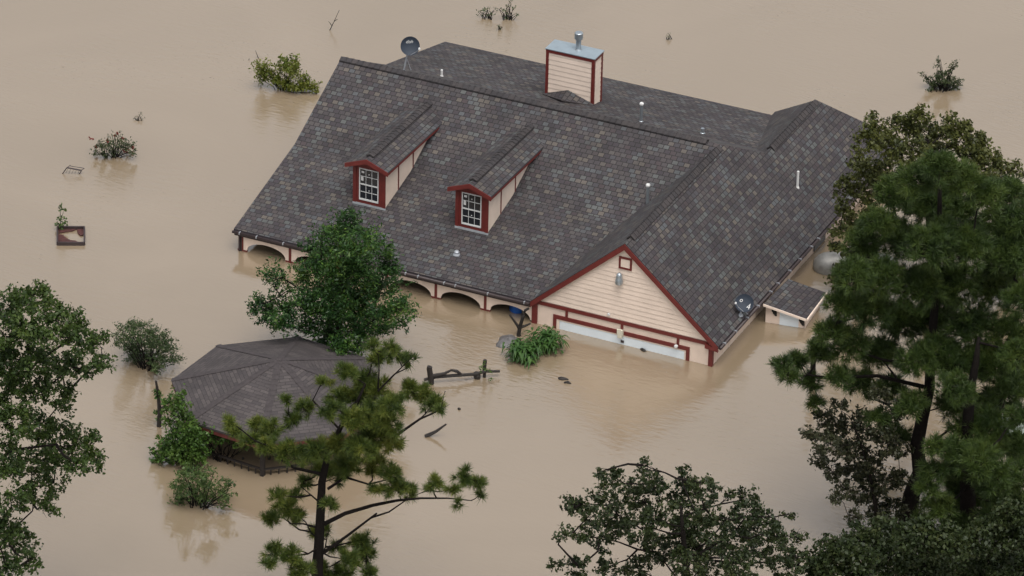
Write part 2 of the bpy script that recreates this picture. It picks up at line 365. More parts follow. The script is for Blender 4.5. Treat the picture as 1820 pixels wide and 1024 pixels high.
# right side wall with battens, gable end, rear wall, porch back wall
sw = MB(); sw.box((W,.12,-2.1),(W+.02,17.8,.79)); sw.build('wall', M['cream_low'], H)
bt = MB()
for k in range(28): bt.box((W+.021,.35+k*.61,-2),(W+.035,.40+k*.61,.78))
bt.build('batten', M['cream'], H)
wn_ = MB(); wn_.box((W+.022,9.6,.05),(W+.06,10.7,.72)); wn_.build('window', M['glass'], H)
lw = MB(); lw.prism([(-LM+.35,2.6,-2.1),(-LM+.35,17.4,-2.1),(-LM+.35,17.4,zrear(17.4)-.13),(-LM+.35,2*YR-YK,ZK-.13),(-LM+.35,YR,ZR-.13),(-LM+.35,YK,ZK-.13),(-LM+.35,2.6,zfront(2.6)-.13)], (.12,0,0)); lw.build('wall', M['cream_low'], H)
rw = MB(); rw.box((-LM+.48,17.3,-2.1),(W-.01,17.4,.79)); rw.build('wall', M['cream_low'], H)
pw = MB(); pw.box((-LM+.48,2.6,-2.1),(-.001,2.72,1.45)); pw.build('porch_wall', paint('porch_shade_brown', (.10,.07,.055), .85, .3, 5), H)  # dark brown stands in for the shade inside the porch
pe = MB(); pe.box((-LM+.29,.09,.28),(-LM+.35,2.6,.739)); pe.box((-LM+.28,1.2,-2.1),(-LM+.34,1.34,.279)); pe.build('added_porch_end', M['cream_low'], H)  # panel and post added to close the open end and darken the arches
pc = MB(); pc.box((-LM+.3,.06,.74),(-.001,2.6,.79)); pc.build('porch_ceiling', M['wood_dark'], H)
# arcade of arches along the porch
bay = 11.9/6; ar = MB(); po = MB()
for k in range(6):
    xl = -11.9 + bay*k; xr = xl + bay; xm = (xl+xr)/2; hw = .80; pts = [(xl,0,.80),(xl,0,.06),(xm-hw,0,.06)]
    for j in range(1, 14):
        a = math.pi*j/14; pts.append((xm-hw*math.cos(a), 0, .06+.40*math.sin(a)**.9))
    pts += [(xm+hw,0,.06),(xr,0,.06),(xr,0,.80)]
    # split the arch panel into quads between soffit curve and top
    low = pts[1:-1]
    for p, q in zip(low[:-1], low[1:]): ar.prism([p, q, (q[0],0,.80), (p[0],0,.80)], (0,.08,0))
arch = ar.build('arch_wall', M['cream_low'], H)
for k in range(6):
    x = -11.9 + bay*k; pm = MB(); pm.box((x-.05,-.022,.0),(x+.05,-.001,.80)); pm.box((x-.19,-.012,-.05),(x+.19,.09,.058)); pm.box((x-.06,.01,-2.1),(x+.06,.07,-.06)); pm.build('porch_post', M['red'], H)
el_ = MB(); el_.box((-11.98,-.03,-2.1),(-11.9,.10,.82)); el_.tube([(-11.98,-.1,.8),(-11.99,-.06,.55),(-12.0,-.06,-1)], .035, 8); el_.build('downspout', M['gutter'], H)

# dormers
def dormer(xc):
    yf = 2.62; hw = .635; ze = 3.32; za = 3.65; ho = .86; y0 = yf-.27; zb = zfront(yf)
    ye = YR-(ZR-ze)/m2; yr = YR-(ZR-za)/m2
    wf = MB()
    zt = za - .385*hw - .10
    for sx in (-1, 1):
        x = xc + sx*hw; yt = YR-(ZR-zt)/m2
        wf.prism([(x,yf+.02,zb-.1),(x,YK,ZK-.1),(x,yt+.1,zt),(x,yf+.02,zt)], (-sx*.05,0,0))
    d = wf.build('dormer', M['cream'], H)
    r = MB()
    for sx in (-1, 1):
        r.roof([(xc,y0,za),(xc+sx*ho,y0,ze),(xc+sx*ho,ye+.05,ze),(xc,yr+.1,za)], Y, .07)
    r.build('dormer_roof', M['shingle'], d, uv=True)
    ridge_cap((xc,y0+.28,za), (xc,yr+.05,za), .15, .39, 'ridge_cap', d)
    t = MB()   # red front with opening for the window
    wx0, wx1, wz0, wz1 = xc-.41, xc+.38, zb+.16, zb+1.47
    t.box((xc-hw-.02,yf-.02,zb-.06),(wx0,yf+.015,zt)); t.box((wx1,yf-.02,zb-.06),(xc+hw+.02,yf+.015,zt)); t.box((wx0,yf-.02,zb-.06),(wx1,yf+.015,wz0)); t.box((wx0,yf-.02,wz1),(wx1,yf+.015,zt))
    t.prism([(xc-hw,yf-.018,zt+.002),(xc+hw,yf-.018,zt+.002),(xc,yf-.018,za-.075)], (0,.03,0))
    t.box((xc+hw-.10,yf-.045,zb-.04),(xc+hw+.03,yf-.021,zt)); t.box((xc-hw-.03,yf-.045,zb-.04),(xc-hw+.10,yf-.021,zt))
    for sx in (-1, 1):   # barge boards and side fascia
        t.prism([(xc,y0-.03,za-.005),(xc+sx*(ho+.02),y0-.03,ze-.01),(xc+sx*(ho+.02),y0-.03,ze-.18),(xc,y0-.03,za-.19)], (0,.028,0))
        xx = xc + sx*(ho-.0); t.box((min(xx,xx-sx*.025),y0,ze-.17),(max(xx,xx-sx*.025),ye-.25,ze-.072))
        xo = xc + sx*(hw+.004)
        for yy in (3.72, 4.95):
            a, b_ = sorted((xo, xo+sx*.018)); t.box((a,yy-.03,zfront(yy)-.05),(b_,yy+.03,zt))
    t.build('trim_board', M['red'], d)
    pk = MB(); pk.prism([(xc-.20,yf-.05,zt+.06),(xc+.20,yf-.05,zt+.06),(xc,yf-.05,zt+.15)], (0,.03,0)); pk.build('peak_panel', M['cream'], d)
    so_ = MB()
    for sx in (-1, 1): so_.prism([(xc+sx*(hw+.01),y0+.01,ze-.085+.08),(xc+sx*(ho-.03),y0+.01,ze-.085),(xc+sx*(ho-.03),ye-.5,ze-.085),(xc+sx*(hw+.01),ye-.5,ze-.085+.08)], (0,0,-.01))
    so_.build('soffit', M['red'], d)
    f = MB(); fw = .034; yy0, yy1 = yf-.045, yf+.01
    f.box((wx0,yy0,wz0),(wx0+fw,yy1,wz1)); f.box((wx1-fw,yy0,wz0),(wx1,yy1,wz1)); f.box((wx0+fw,yy0,wz0),(wx1-fw,yy1,wz0+.06)); f.box((wx0+fw,yy0,wz1-fw),(wx1-fw,yy1,wz1))
    zm = (wz0+wz1)/2; f.box((wx0+fw,yy0+.004,zm-.022),(wx1-fw,yy1,zm+.022))
    iw = (wx1-wx0-2*fw)/3
    for k in (1, 2): f.box((wx0+fw+iw*k-.0065,yy0+.012,wz0+.06),(wx0+fw+iw*k+.0065,yy1-.005,zm-.03)); f.box((wx0+fw+iw*k-.0065,yy0+.012,zm+.03),(wx0+fw+iw*k+.0065,yy1-.005,wz1-fw))
    for zz in ((wz0+.06+zm-.03)/2, (zm+.03+wz1-fw)/2):
        for k in range(3): f.box((wx0+fw+iw*k+.010,yy0+.013,zz-.0065),(wx0+fw+iw*(k+1)-.010,yy1-.005,zz+.0065))
    f.build('window_frame', M['white'], d)
    p = MB(); p.box((wx0+fw,yf-.012,wz0+.05),(wx1-fw,yf-.004,wz1-fw)); p.build('window_glass', M['glass'], d)
    for bx_ in (((wx0+fw+.03,yf-.016,wz1-.52),(wx0+fw+.13,yf-.0125,wz1-.33)), ((wx0+fw+.05,yf-.016,wz1-.20),(wx0+fw+.16,yf-.0125,wz1-.12)), ((xc-.035,yf-.016,wz0+.40),(xc+.005,yf-.0125,wz0+.44)), ((xc-.035,yf-.016,wz1-.24),(xc+.005,yf-.0125,wz1-.20))):
        s_ = MB(); s_.box(*bx_); s_.build('window_sticker', M['white'], d)
    fl = MB(); fl.prism([(xc-hw-.05,yf-.03,zb+.02),(xc+hw+.05,yf-.03,zb+.02),(xc+hw+.08,yf-.12,zfront(yf-.12)+.012),(xc-hw-.0,yf-.13,zfront(yf-.13)+.012)], (0,0,.010)); fl.build('flashing', M['lead'], d)
dormer(-7.985); dormer(-3.80)

# chimney
def chimney():
    x0, x1, y0, y1, zt = -5.79, -3.82, 13.38, 14.15, 3.92; zb = 1.5
    c = MB(); c.box((x0+.02,y0+.02,zb),(x1-.02,y1-.02,zt)); ch = c.build('chimney', M['cream_low'], H)
    s = MB(); z = 1.7
    while z < zt-.12:
        z2 = min(z+.20, zt-.1)
        for (a, b_) in (((x0+.08,y0),(x1-.08,y0)),((x1,y0+.08),(x1,y1-.08)),((x0,y1-.08),(x0,y0+.08))):
            nx, ny = (b_[1]-a[1]), -(b_[0]-a[0]); L = math.hypot(nx, ny); nx /= L; ny /= L
            s.add([(a[0]+nx*.012,a[1]+ny*.012,z),(b_[0]+nx*.012,b_[1]+ny*.012,z),(b_[0]-nx*.004,b_[1]-ny*.004,z2+.002),(a[0]-nx*.004,a[1]-ny*.004,z2+.002),(a[0]-nx*.01,a[1]-ny*.01,z),(b_[0]-nx*.01,b_[1]-ny*.01,z)], [(0,1,2,3),(0,4,5,1)])
        z = z2
    s.build('lap_siding', M['cream'], ch)
    t = MB()
    for (xx, yy) in ((x0,y0),(x1,y0),(x1,y1),(x0,y1)): t.box((xx-.03 if xx==x0 else xx-.085,yy-.03 if yy==y0 else yy-.085,zb),(xx+.085 if xx==x0 else xx+.03,yy+.085 if yy==y0 else yy+.03,zt-.135))
    t.box((x0-.035,y0-.035,zt-.134),(x1+.035,y1+.035,zt-.005)); t.build('trim_board', M['red'], ch)
    k = MB(); cx, cy = (x0+x1)/2, (y0+y1)/2
    k.add([(x0-.06,y0-.06,zt),(x1+.06,y0-.06,zt),(x1+.06,y1+.06,zt),(x0-.06,y1+.06,zt),(x0-.06,y0-.06,zt+.03),(x1+.06,y0-.06,zt+.03),(x1+.06,y1+.06,zt+.03),(x0-.06,y1+.06,zt+.03),(cx,cy,zt+.07)],
          [(0,3,2,1),(0,1,5,4),(1,2,6,5),(2,3,7,6),(3,0,4,7),(4,5,8),(5,6,8),(6,7,8),(7,4,8)]); k.build('cap', M['cap'], ch)
    f = MB(); f.lathe((cx+.15,cy,zt+.05), [(.15,0),(.13,.04),(.10,.05),(.10,.46),(.12,.462),(.165,.466),(.165,.70),(.14,.73),(.02,.735)], 20); f.build('flue', M['steel'], ch, smooth=False)
    q = MB(); xc = cx-.05; za = 2.38; yb = y0-.02
    ysad = yb-.95
    q.roof([(xc,yb,za),(xc,yb-.62,2.22),(x0-.1,yb-.1,zrear(yb-.1)+.02),(x0-.1,yb,zrear(yb)+.02)], Y, .04); q.roof([(xc,yb,za),(x1+.1,yb,zrear(yb)+.02),(x1+.1,yb-.1,zrear(yb-.1)+.02),(xc,yb-.62,2.22)], Y, .04)
    q.build('saddle_roof', M['shingle'], ch, uv=True)
chimney()

# vent pipes on the roof
def vent_pipe(x, y, z, h, r, mat, cap):
    a = MB(); a.lathe((x,y,z-.08), [(r*1.9,0),(r*1.6,.09),(r*1.05,.13),(r,.14),(r,h)], 14); p = a.build('vent_pipe', mat, H)
    if cap: c = MB(); c.lathe((x,y,z-.08+h), [(r*1.05,-.02),(r*1.35,0),(r*1.4,.06),(r*1.0,.09),(.01,.10)], 14); c.build('cap', M['white'], p)
vent_pipe(1.87,5.58,2.60,.90,.06,M['steel'],True)
vent_pipe(-1.46,12.6,2.15,.80,.06,M['steel'],True)
vent_pipe(.95,12.9,2.08,.30,.07,M['steel'],False)
vent_pipe(-9.86,12.6,2.15,.36,.045,M['white'],False)
vent_pipe(5.82,10.47,2.07,.75,.045,M['white'],False)
vv = MB(); vv.lathe((-3.75,1.25,zfront(1.25)-.02), [(.14,0),(.12,.04),(.07,.06),(.10,.12),(.06,.17),(.01,.18)], 12); vv.build('vent_pipe', M['mast'], H)

# ------------------------------------------------------------------ satellite dishes
def text_mesh(s, size):
    cu = bpy.data.curves.new('lettering', 'FONT'); cu.body = s; cu.size = size; cu.align_x = 'CENTER'; cu.align_y = 'CENTER'; cu.shear = .25
    o = bpy.data.objects.new('lettering', cu); COL.objects.link(o)
    bpy.context.view_layer.update()
    me = bpy.data.meshes.new_from_object(o.evaluated_get(bpy.context.evaluated_depsgraph_get()))
    v = np.array([tuple(a.co) for a in me.vertices]); f = [tuple(p.vertices) for p in me.polygons]
    bpy.data.objects.remove(o); bpy.data.curves.remove(cu); bpy.data.meshes.remove(me); return v, f
def dish(base, ctr, face, rad, label, marks, arm_dir):
    T = thing('satellite_dish', base, label, 'satellite dish', 'satellite dishes on the roof')
    n_ = np.array(face, float); n_ /= np.linalg.norm(n_); c = np.array(ctr, float)
    up = np.array([0,0,1.]) - n_*n_[2]; up /= np.linalg.norm(up); rt = np.cross(up, n_)
    prof = [(0.001,-.09),(rad*.5,-.075),(rad*.85,-.03),(rad,.01),(rad*1.015,.014),(rad*1.015,-.004),(rad*.86,-.045),(rad*.5,-.09),(.001,-.105)]
    a = MB(); a.lathe(c, prof, 32, n_); refl = a.build('reflector', M['dish'], T, smooth=True)
    b_ = np.array(base, float); back = c - n_*.13
    a = MB(); a.tube([b_, b_+(back-b_)*.55+np.array([0,0,.08]), back], .036, 8); a.lathe(back-n_*.03, [(.07,0),(.07,.07)], 10, n_); a.lathe(b_-[0,0,.05], [(.12,0),(.10,.05),(.03,.08)], 10)
    a.tube([b_+rt*.28+up*.02, (b_+back)/2], .012, 6); a.build('mast', M['mast'], T)
    tip = c + n_*.42 + rt*arm_dir*.30 - up*.10; a = MB(); a.tube([c-up*rad*.95-n_*.03, c-up*rad*.6+n_*.2+rt*arm_dir*.2, tip], .014, 6); a.build('feed_arm', M['mast'], T)
    a = MB(); d_ = -n_*.8+up*.3; d_ /= np.linalg.norm(d_); a.lathe(tip-d_*.06, [(.03,0),(.04,.02),(.04,.10),(.03,.14)], 10, d_); a.build('receiver', M['white'], T)
    for (txt, size, dx, dy) in marks:
        mk = MB(); v, f = text_mesh(txt, size)
        pts = np.array([c + rt*(p[0]+dx) + up*(p[1]+dy) + n_*(-.09 + .10*((p[0]+dx)**2+(p[1]+dy)**2)/rad**2*.95 + .006) for p in v]); mk.add(pts, f); mk.build('logo', M['white'], T)
tocam = CAM/np.linalg.norm(CAM)
dish((-9.72,8.95,4.0), V(729,82,(-9.72,8.95,0)), tocam+np.array([.15,0,-.08]), .36, 'round grey satellite dish on a white mast at the ridge, left of the chimney', [('dish',.17,-.02,.16)], 1)
bx = np.array([7.05,2.2,zright(7.05)+.02])
dish(bx, V(1323,539,bx), tocam+np.array([-.1,.1,.15]), .33, 'dark satellite dish with a white numeral-like mark low on the roof above the right eave', [('4',.30,.13,-.12),('o',.22,-.13,.12)], -1)

# ------------------------------------------------------------------ lean-to shed and tank by the right wall
ab = at(1400,570)
SH = thing('shed', (7.3,4.2,0), 'small lean-to shed with shingle roof and pale door against the right wall', 'shed')
q0 = at(1357,540,.85); q1 = at(1433,567,.50); q2 = at(1468,520,.50); q3 = at(1401,496,.85)
a = MB(); a.roof([q0,q1,q2,q3], q3-q0, .07); a.build('roof', M['shingle'], SH, uv=True)
a = MB(); dv = (q3-q0)/np.linalg.norm(q3-q0); ox = (q1-q0)/np.linalg.norm(q1-q0)
a.prism([q0-[0,0,.0]-dv*.03,q1-dv*.03,q1-dv*.03-[0,0,.09],q0-dv*.03-[0,0,.09]], dv*.028); a.prism([q1+ox*.01,q2+ox*.01,q2+ox*.01-[0,0,.08],q1+ox*.01-[0,0,.08]], ox*.04); a.build('fascia', M['cream'], SH)
a = MB(); w0 = q0+dv*.2+ox*.02; w1 = q1+dv*.2-ox*.12; w2 = q2-dv*.2-ox*.12; w3 = q3-dv*.2
def wq(p, q_, z): return [(p[0],p[1],-1.8),(q_[0],q_[1],-1.8),(q_[0],q_[1],q_[2]-.08),(p[0],p[1],p[2]-.08)]
a.prism(wq(w0,w1,0), dv*.06); a.prism(wq(w1,w2,0), -ox*.06); a.build('wall', M['cream_low'], SH)
a = MB(); p0 = w0+(w1-w0)*.36-dv*.012; p1 = w0+(w1-w0)*.84-dv*.012; a.prism([(p0[0],p0[1],-1.8),(p1[0],p1[1],-1.8),(p1[0],p1[1],p1[2]-.09),(p0[0],p0[1],p0[2]-.09)], dv*.01); a.build('door', M['door'], SH)
for fr_ in (.22,.92):
    a = MB()
    c = w0+(w1-w0)*fr_-dv*.02; zc = (w0+(w1-w0)*fr_)[2]-.30
    for k in range(9):
        ang = k*.7; cc = np.array([c[0],c[1],zc])+ox*.06*math.cos(ang*1.3)+np.array([0,0,.09*math.sin(ang)])
        a.lathe(cc, [(.01,0),(.055,.005),(.05,.015),(.01,.02)], 7, -dv)
    a.build('iron_ornament', M['dark'], SH)

TK = thing('gas_tank', (8.3,9.2,0), 'silver grey domed gas tank afloat beside the right wall of the house', 'gas tank')
a = MB(); ax = np.array([.92,.40,0]); c0 = V(1451,476,(8.2,8.7,0))*0+np.array([7.95,8.65,.20])
prof = [(.02,-.62),(.19,-.58),(.36,-.44),(.46,-.22),(.50,0),(.50,1.9),(.46,2.12),(.36,2.34),(.19,2.48),(.02,2.52)]
a.lathe(c0, prof, 28, ax); a.build('tank_body', M['tank'], TK, smooth=True)
a = MB(); a.lathe(c0+ax*.9+[0,0,.47], [(.16,0),(.16,.12),(.13,.18),(.02,.2)], 14); a.build('valve_cover', M['mast'], TK)

# ------------------------------------------------------------------ gazebo
ze = 1.5
gc = at(497,692,ze); ga = at(304.6,675.5,ze); RG = np.linalg.norm((ga-gc)[:2]); g0 = math.atan2(ga[1]-gc[1], ga[0]-gc[0]); gc[2] = 0
GZ = thing('gazebo', gc, 'octagonal gazebo with brown shingle roof, half sunk in floodwater', 'gazebo')
def gv(k, r, z): return np.array([gc[0]+r*math.cos(g0+k*math.pi/4), gc[1]+r*math.sin(g0+k*math.pi/4), z])
ap = np.array([gc[0], gc[1], ze+1.2]); a = MB()
for k in range(8): a.roof([gv(k,RG,ze), gv(k+1,RG,ze), ap], gv(k+1,RG,0)-gv(k,RG,0), .07)
gr = a.build('roof', M['shingle_gaz'], GZ, uv=True)
a = MB()
for k in range(8):
    e0 = gv(k,RG,ze); t_ = ap-e0; s_ = np.cross(t_, (0,0,1)); s_ /= np.linalg.norm(s_)
    for j in range(16):
        p = e0+t_*j/16; q = e0+t_*(j+1)/16
        a.add([p-s_*.12+[0,0,.012],p+[0,0,.022],p+s_*.12+[0,0,.012],q-s_*.12+[0,0,.002],q+[0,0,.016],q+s_*.12+[0,0,.002]], [(0,1,4,3),(1,2,5,4)], [[(j*.23,0),(j*.23,.1),(j*.23+.2,.1),(j*.23+.2,0)]]*2)
a.build('hip_cap', paint('hip_shingle', (.043,.036,.037), .85, .25, 6), gr, uv=True)
a = MB()
for k in range(8):
    p, q = gv(k,RG-.02,ze-.075), gv(k+1,RG-.02,ze-.075); i0, i1 = gv(k,RG-.06,ze-.075), gv(k+1,RG-.06,ze-.075)
    a.add(np.vstack([[p,q,i1,i0], np.array([p,q,i1,i0])-[0,0,.15]]), [(0,1,2,3),(4,7,6,5),(0,4,5,1),(2,6,7,3)])
a.build('fascia', M['redwood'], GZ)
a = MB()
for k in range(8):
    p, q = gv(k,RG-.45,0), gv(k+1,RG-.45,0); a.bar((p[0],p[1],ze-.24),(q[0],q[1],ze-.24), .09, .16)
a.build('beam', paint('beam_wood', (.16,.075,.04), .7, .3, 6), GZ)
for k in range(8):
    p = gv(k,RG-.45,0); a = MB(); a.box((p[0]-.07,p[1]-.07,-2),(p[0]+.07,p[1]+.07,ze-.32)); a.build('post', M['wood_dark'], GZ)
a = MB()
for k in (0,1,2,5,6,7,3):
    p, q = gv(k,RG-.45,0), gv(k+1,RG-.45,0); a.bar((p[0],p[1],.24),(q[0],q[1],.24), .08, .06)
    for j in range(1, 9): c = p+(q-p)*j/9; a.box((c[0]-.02,c[1]-.02,-.8),(c[0]+.02,c[1]+.02,.21))
a.build('railing', M['wood_dark'], GZ)
for k in range(8):
    md = (gv(k,1,0)+gv(k+1,1,0))/2-gc
    if md @ HV > .2:  # far sides only: dark boards added so the inside looks shaded
        p, q = gv(k,RG-.5,0), gv(k+1,RG-.5,0); a = MB()
        for j in range(24):
            u = p+(q-p)*(j+.5)/24; a.bar((u[0],u[1],-.6),(u[0],u[1],ze-.33), .10, .02, (q-p))
        a.build('added_dark_screen', M['wood_dark'], GZ)
a = MB(); e = gv(1,RG-.1,ze-.2); a.lathe(e-[0,0,.16], [(.02,0),(.12,.02),(.13,.07),(.06,.12),(.03,.18)], 12); a.build('hanging_lamp', M['white'], GZ)

# ------------------------------------------------------------------ plants: generators
def unit(v): return v/np.maximum(np.linalg.norm(v, axis=-1, keepdims=True), 1e-9)
def leaf_quads(pts, size, up=.6, asp=.5, droop=0.0):
    n_ = len(pts); nrm = unit(rng.normal(size=(n_,3))+np.array([0,0,up])); t = unit(np.cross(nrm, rng.normal(size=(n_,3))))
    if droop: t = unit(t+np.array([0,0,-droop])); nrm = unit(nrm - t*(np.sum(nrm*t,1,keepdims=True)))
    b_ = np.cross(nrm, t); L = size*rng.uniform(.65,1.3,(n_,1)); w = L*asp
    return np.stack([pts-t*L*.5, pts+b_*w*.5-t*L*.05+nrm*L*.08, pts+t*L*.5, pts-b_*w*.5-t*L*.05+nrm*L*.08], 1)
def bunches(cl, dens, k, br, size, flat=.8, up=.6, asp=.5, spray=1.2):
    """leafy sprigs spread through each clump's volume; cl = [(centre, radius)]"""
    out = []
    for c, r in cl:
        m_ = max(3, int(dens*r*r))
        d = unit(rng.normal(size=(m_,3))); rr = r*rng.uniform(.25,1.0,(m_,1))**.6
        sc = c + d*rr*np.array([1,1,flat])
        for s, dd in zip(sc, d):
            kk = max(4, int(k*rng.uniform(.6,1.4))); g_ = br*rng.uniform(.6,1.3)
            ax = unit(dd*.9+np.array([0,0,.35])+rng.normal(size=3)*.35)
            t_ = rng.uniform(-.6,1,(kk,1))
            out.append(s + ax*t_*g_*spray + rng.normal(size=(kk,3))*g_*(.75 if spray else 1)*(1-.4*np.maximum(t_,0))*np.array([1,1,.75]))
    return leaf_quads(np.vstack(out), size, up, asp)
def tufts(cl, dens, needles, L, wdt=.017):
    out = []; twigs = []
    for c, r in cl:
        m_ = max(3, int(dens*r*r)); d = unit(rng.normal(size=(m_,3))+np.array([0,0,.35])); sc = c + d*r*rng.uniform(.35,1.0,(m_,1))*np.array([1,1,.8])
        for s, dd in zip(sc, d):
            ax = unit(dd*.8+np.array([0,0,.45])+rng.normal(size=3)*.35)
            nd = unit(rng.normal(size=(needles,3))*.62+ax*.75); LL = L*rng.uniform(.7,1.15,(needles,1)); side = unit(np.cross(nd, rng.normal(size=(needles,3))))*wdt
            b0 = s - ax*L*.35*rng.uniform(0,1,(needles,1))
            tip = b0+nd*LL; tip[:,2] -= LL[:,0]**2*.25
            out.append(np.stack([b0-side*.5, b0+side*.5, tip+side*.15, tip-side*.15], 1)); twigs.append((s-ax*L*.3, c))
    return np.concatenate(out), twigs
def crown_pts(spec, base, spread, sc=1.0):
    px = pz(base); out = []
    for s in spec:
        x, y, r = s[:3]; dd = s[3] if len(s) > 3 else rng.uniform(-1,1)*spread
        out.append((V(x,y,base,dd), r*sc/px))
    return out
def along(path, z):
    path = np.asarray(path); zs = path[:,2]
    z = min(max(z, zs.min()+.05), zs.max()-.02)
    for i in range(len(path)-1):
        if zs[i] <= z <= zs[i+1]: return path[i]+(path[i+1]-path[i])*(z-zs[i])/max(1e-6, zs[i+1]-zs[i])
    return path[-1]
def limbs(mb, skel, cl, r0, rmin=.009):
    """each foliage clump is reached by a limb from the nearest wood below it"""
    pts = [p for path in skel for p in np.vstack([path[i]+(path[i+1]-path[i])*t for i in range(len(path)-1) for t in np.linspace(0,1,6)])]
    todo = list(cl)
    while todo:
        A = np.array(pts); best = None
        for i, (c, r) in enumerate(todo):
            d = np.linalg.norm(A-c, axis=1) + 2.0*np.maximum(0, A[:,2]-c[2]+.25); k = int(np.argmin(d))
            if best is None or d[k] < best[0]: best = (d[k], i, k)
        _, i, k = best; c, r = todo.pop(i); s = A[k]; L = np.linalg.norm(c-s)
        j = rng.normal(size=(2,3))*L*.045
        pth = np.array([s, s+(c-s)*.35+j[0]+[0,0,-.05*L], s+(c-s)*.7+j[1], c+[0,0,.1*r]]); ra = max(rmin*1.3, min(r0*.8, .010+.022*L))
        mb.tube(pth, [ra, ra*.75, ra*.55, rmin], 5, False)
        for a, b_ in zip(pth[:-1], pth[1:]): pts += [a+(b_-a)*t for t in (.4,.8,1.)]
        for _ in range(5):
            d = unit(rng.normal(size=3)+np.array([0,0,.25])); k0 = pth[2]+(pth[3]-pth[2])*rng.uniform(0,1); e = c+d*r*.9
            mb.tube([k0, (k0+e)/2+rng.normal(size=3)*.05, e], [rmin, rmin*.7, rmin*.35], 4, False)
def tree(name, base, label, cat, trunk, spec, spread, leaf, mat, barkm, dens, r0, group=None, pine=False, extra=(), k=22, br=.16, size=.13, sc=1.0, up=.6, asp=.5, drop=.5, flat=.8, needles=24, L=.24, lfrac=1.0, spray=1.2):
    T = thing(name, base, label, cat, group)
    tp = np.array([V(x,y,base,d) for x, y, d in trunk]); tp = np.vstack([[base[0],base[1],-1.0], tp])
    tb = MB(); tb.tube(tp, np.linspace(r0, r0*.16, len(tp)), 10); tb.build('trunk', barkm, T, smooth=True)
    cl = crown_pts(spec, base, spread, sc)
    lb = MB(); ep = [np.array([V(x,y,base,d) for x, y, d in e[0]]) for e in extra]; limbs(lb, [tp[2:] if pine else tp[1:]]+ep, cl, r0*.22)
    for e in extra:
        pth = np.array([V(x,y,base,d) for x, y, d in e[0]]); lb.tube(pth, np.linspace(e[1], e[2], len(pth)), 7, False)
    if pine:
        q, tw = tufts(cl, dens, needles, L)
        for a_, c in tw:
            c2 = c + (a_-c)*.25; lb.tube([c2, (c2+a_)/2+rng.normal(size=3)*.03-[0,0,.02], a_], [.014,.011,.006], 3, False)
    else: q = bunches(cl, dens, k, br, size, flat, up, asp, spray)
    lb.build('limbs', barkm, T); quads('crown', mat, q, T)
    return T
def shrub(name, base, label, cat, spec, spread, mat, dens, k, br, size, stems=True, asp=.45, up=.5, group=None, stemmat=None):
    T = thing(name, base, label, cat, group); cl = crown_pts(spec, base, spread)
    s = MB(); b0 = np.asarray(base, float)
    for c, r in cl:
        for _ in range(3):
            e = c+rng.normal(size=3)*r*.5; e[2] = max(e[2], .02); mid = b0+(e-b0)*.5+rng.normal(size=3)*.06; st = b0+rng.normal(size=3)*[.15,.15,0]; st[2] = -.3
            s.tube([st, mid, e], [.022,.014,.005], 5, False)
    s.build('stems', stemmat or M['bark'], T)
    q = bunches(cl, dens, k, br, size, .8, up, asp, 2.4); q = q[q[:,:,2].min(1) > -.03]
    quads('foliage', mat, q, T); return T

LM_ = {}
LM_['big'] = leafmat('big_leaf_green', [(.007,.021,.007),(.014,.042,.010),(.034,.080,.014),(.120,.185,.030)], .25, .4)
LM_['oak'] = leafmat('oak_green', [(.010,.015,.006),(.016,.026,.008),(.027,.039,.011),(.048,.056,.017)], .2)
LM_['left'] = leafmat('left_tree_green', [(.011,.022,.007),(.023,.043,.009),(.041,.068,.013),(.072,.100,.019)], .25)
LM_['olive'] = leafmat('olive_green', [(.020,.026,.009),(.038,.046,.012),(.074,.080,.018),(.032,.038,.011)], .25)
LM_['pine'] = leafmat('pine_needles', [(.010,.021,.006),(.024,.044,.010),(.048,.076,.015),(.085,.112,.022)], .15, .5)
LM_['pine_y'] = leafmat('young_pine_needles', [(.014,.027,.009),(.040,.066,.014),(.100,.128,.022),(.190,.190,.036)], .3, .5)
LM_['dark'] = leafmat('dark_leaf', [(.010,.014,.007),(.020,.026,.010),(.034,.034,.016),(.028,.040,.014)], .15)
LM_['shrub'] = leafmat('shrub_green', [(.022,.044,.013),(.042,.074,.020),(.074,.112,.030),(.105,.140,.040)], .25)
LM_['grey'] = leafmat('grey_green', [(.020,.038,.014),(.040,.064,.022),(.074,.100,.034)], .2)
LM_['lime'] = leafmat('lime_green', [(.030,.050,.008),(.080,.105,.014),(.140,.150,.024),(.045,.062,.012)], .3)
LM_['strap'] = leafmat('strap_leaf', [(.018,.050,.012),(.036,.085,.018),(.070,.135,.030)], .3, .35)
LM_['rose'] = leafmat('rose_leaf', [(.024,.036,.014),(.040,.054,.020),(.062,.076,.030)], .2)
LM_['redleaf'] = leafmat('red_flower', [(.12,.012,.010),(.16,.03,.02)], .2)
LM_['vine'] = leafmat('vine_green', [(.018,.044,.012),(.040,.085,.016),(.075,.130,.024),(.110,.165,.040)], .3, .4)

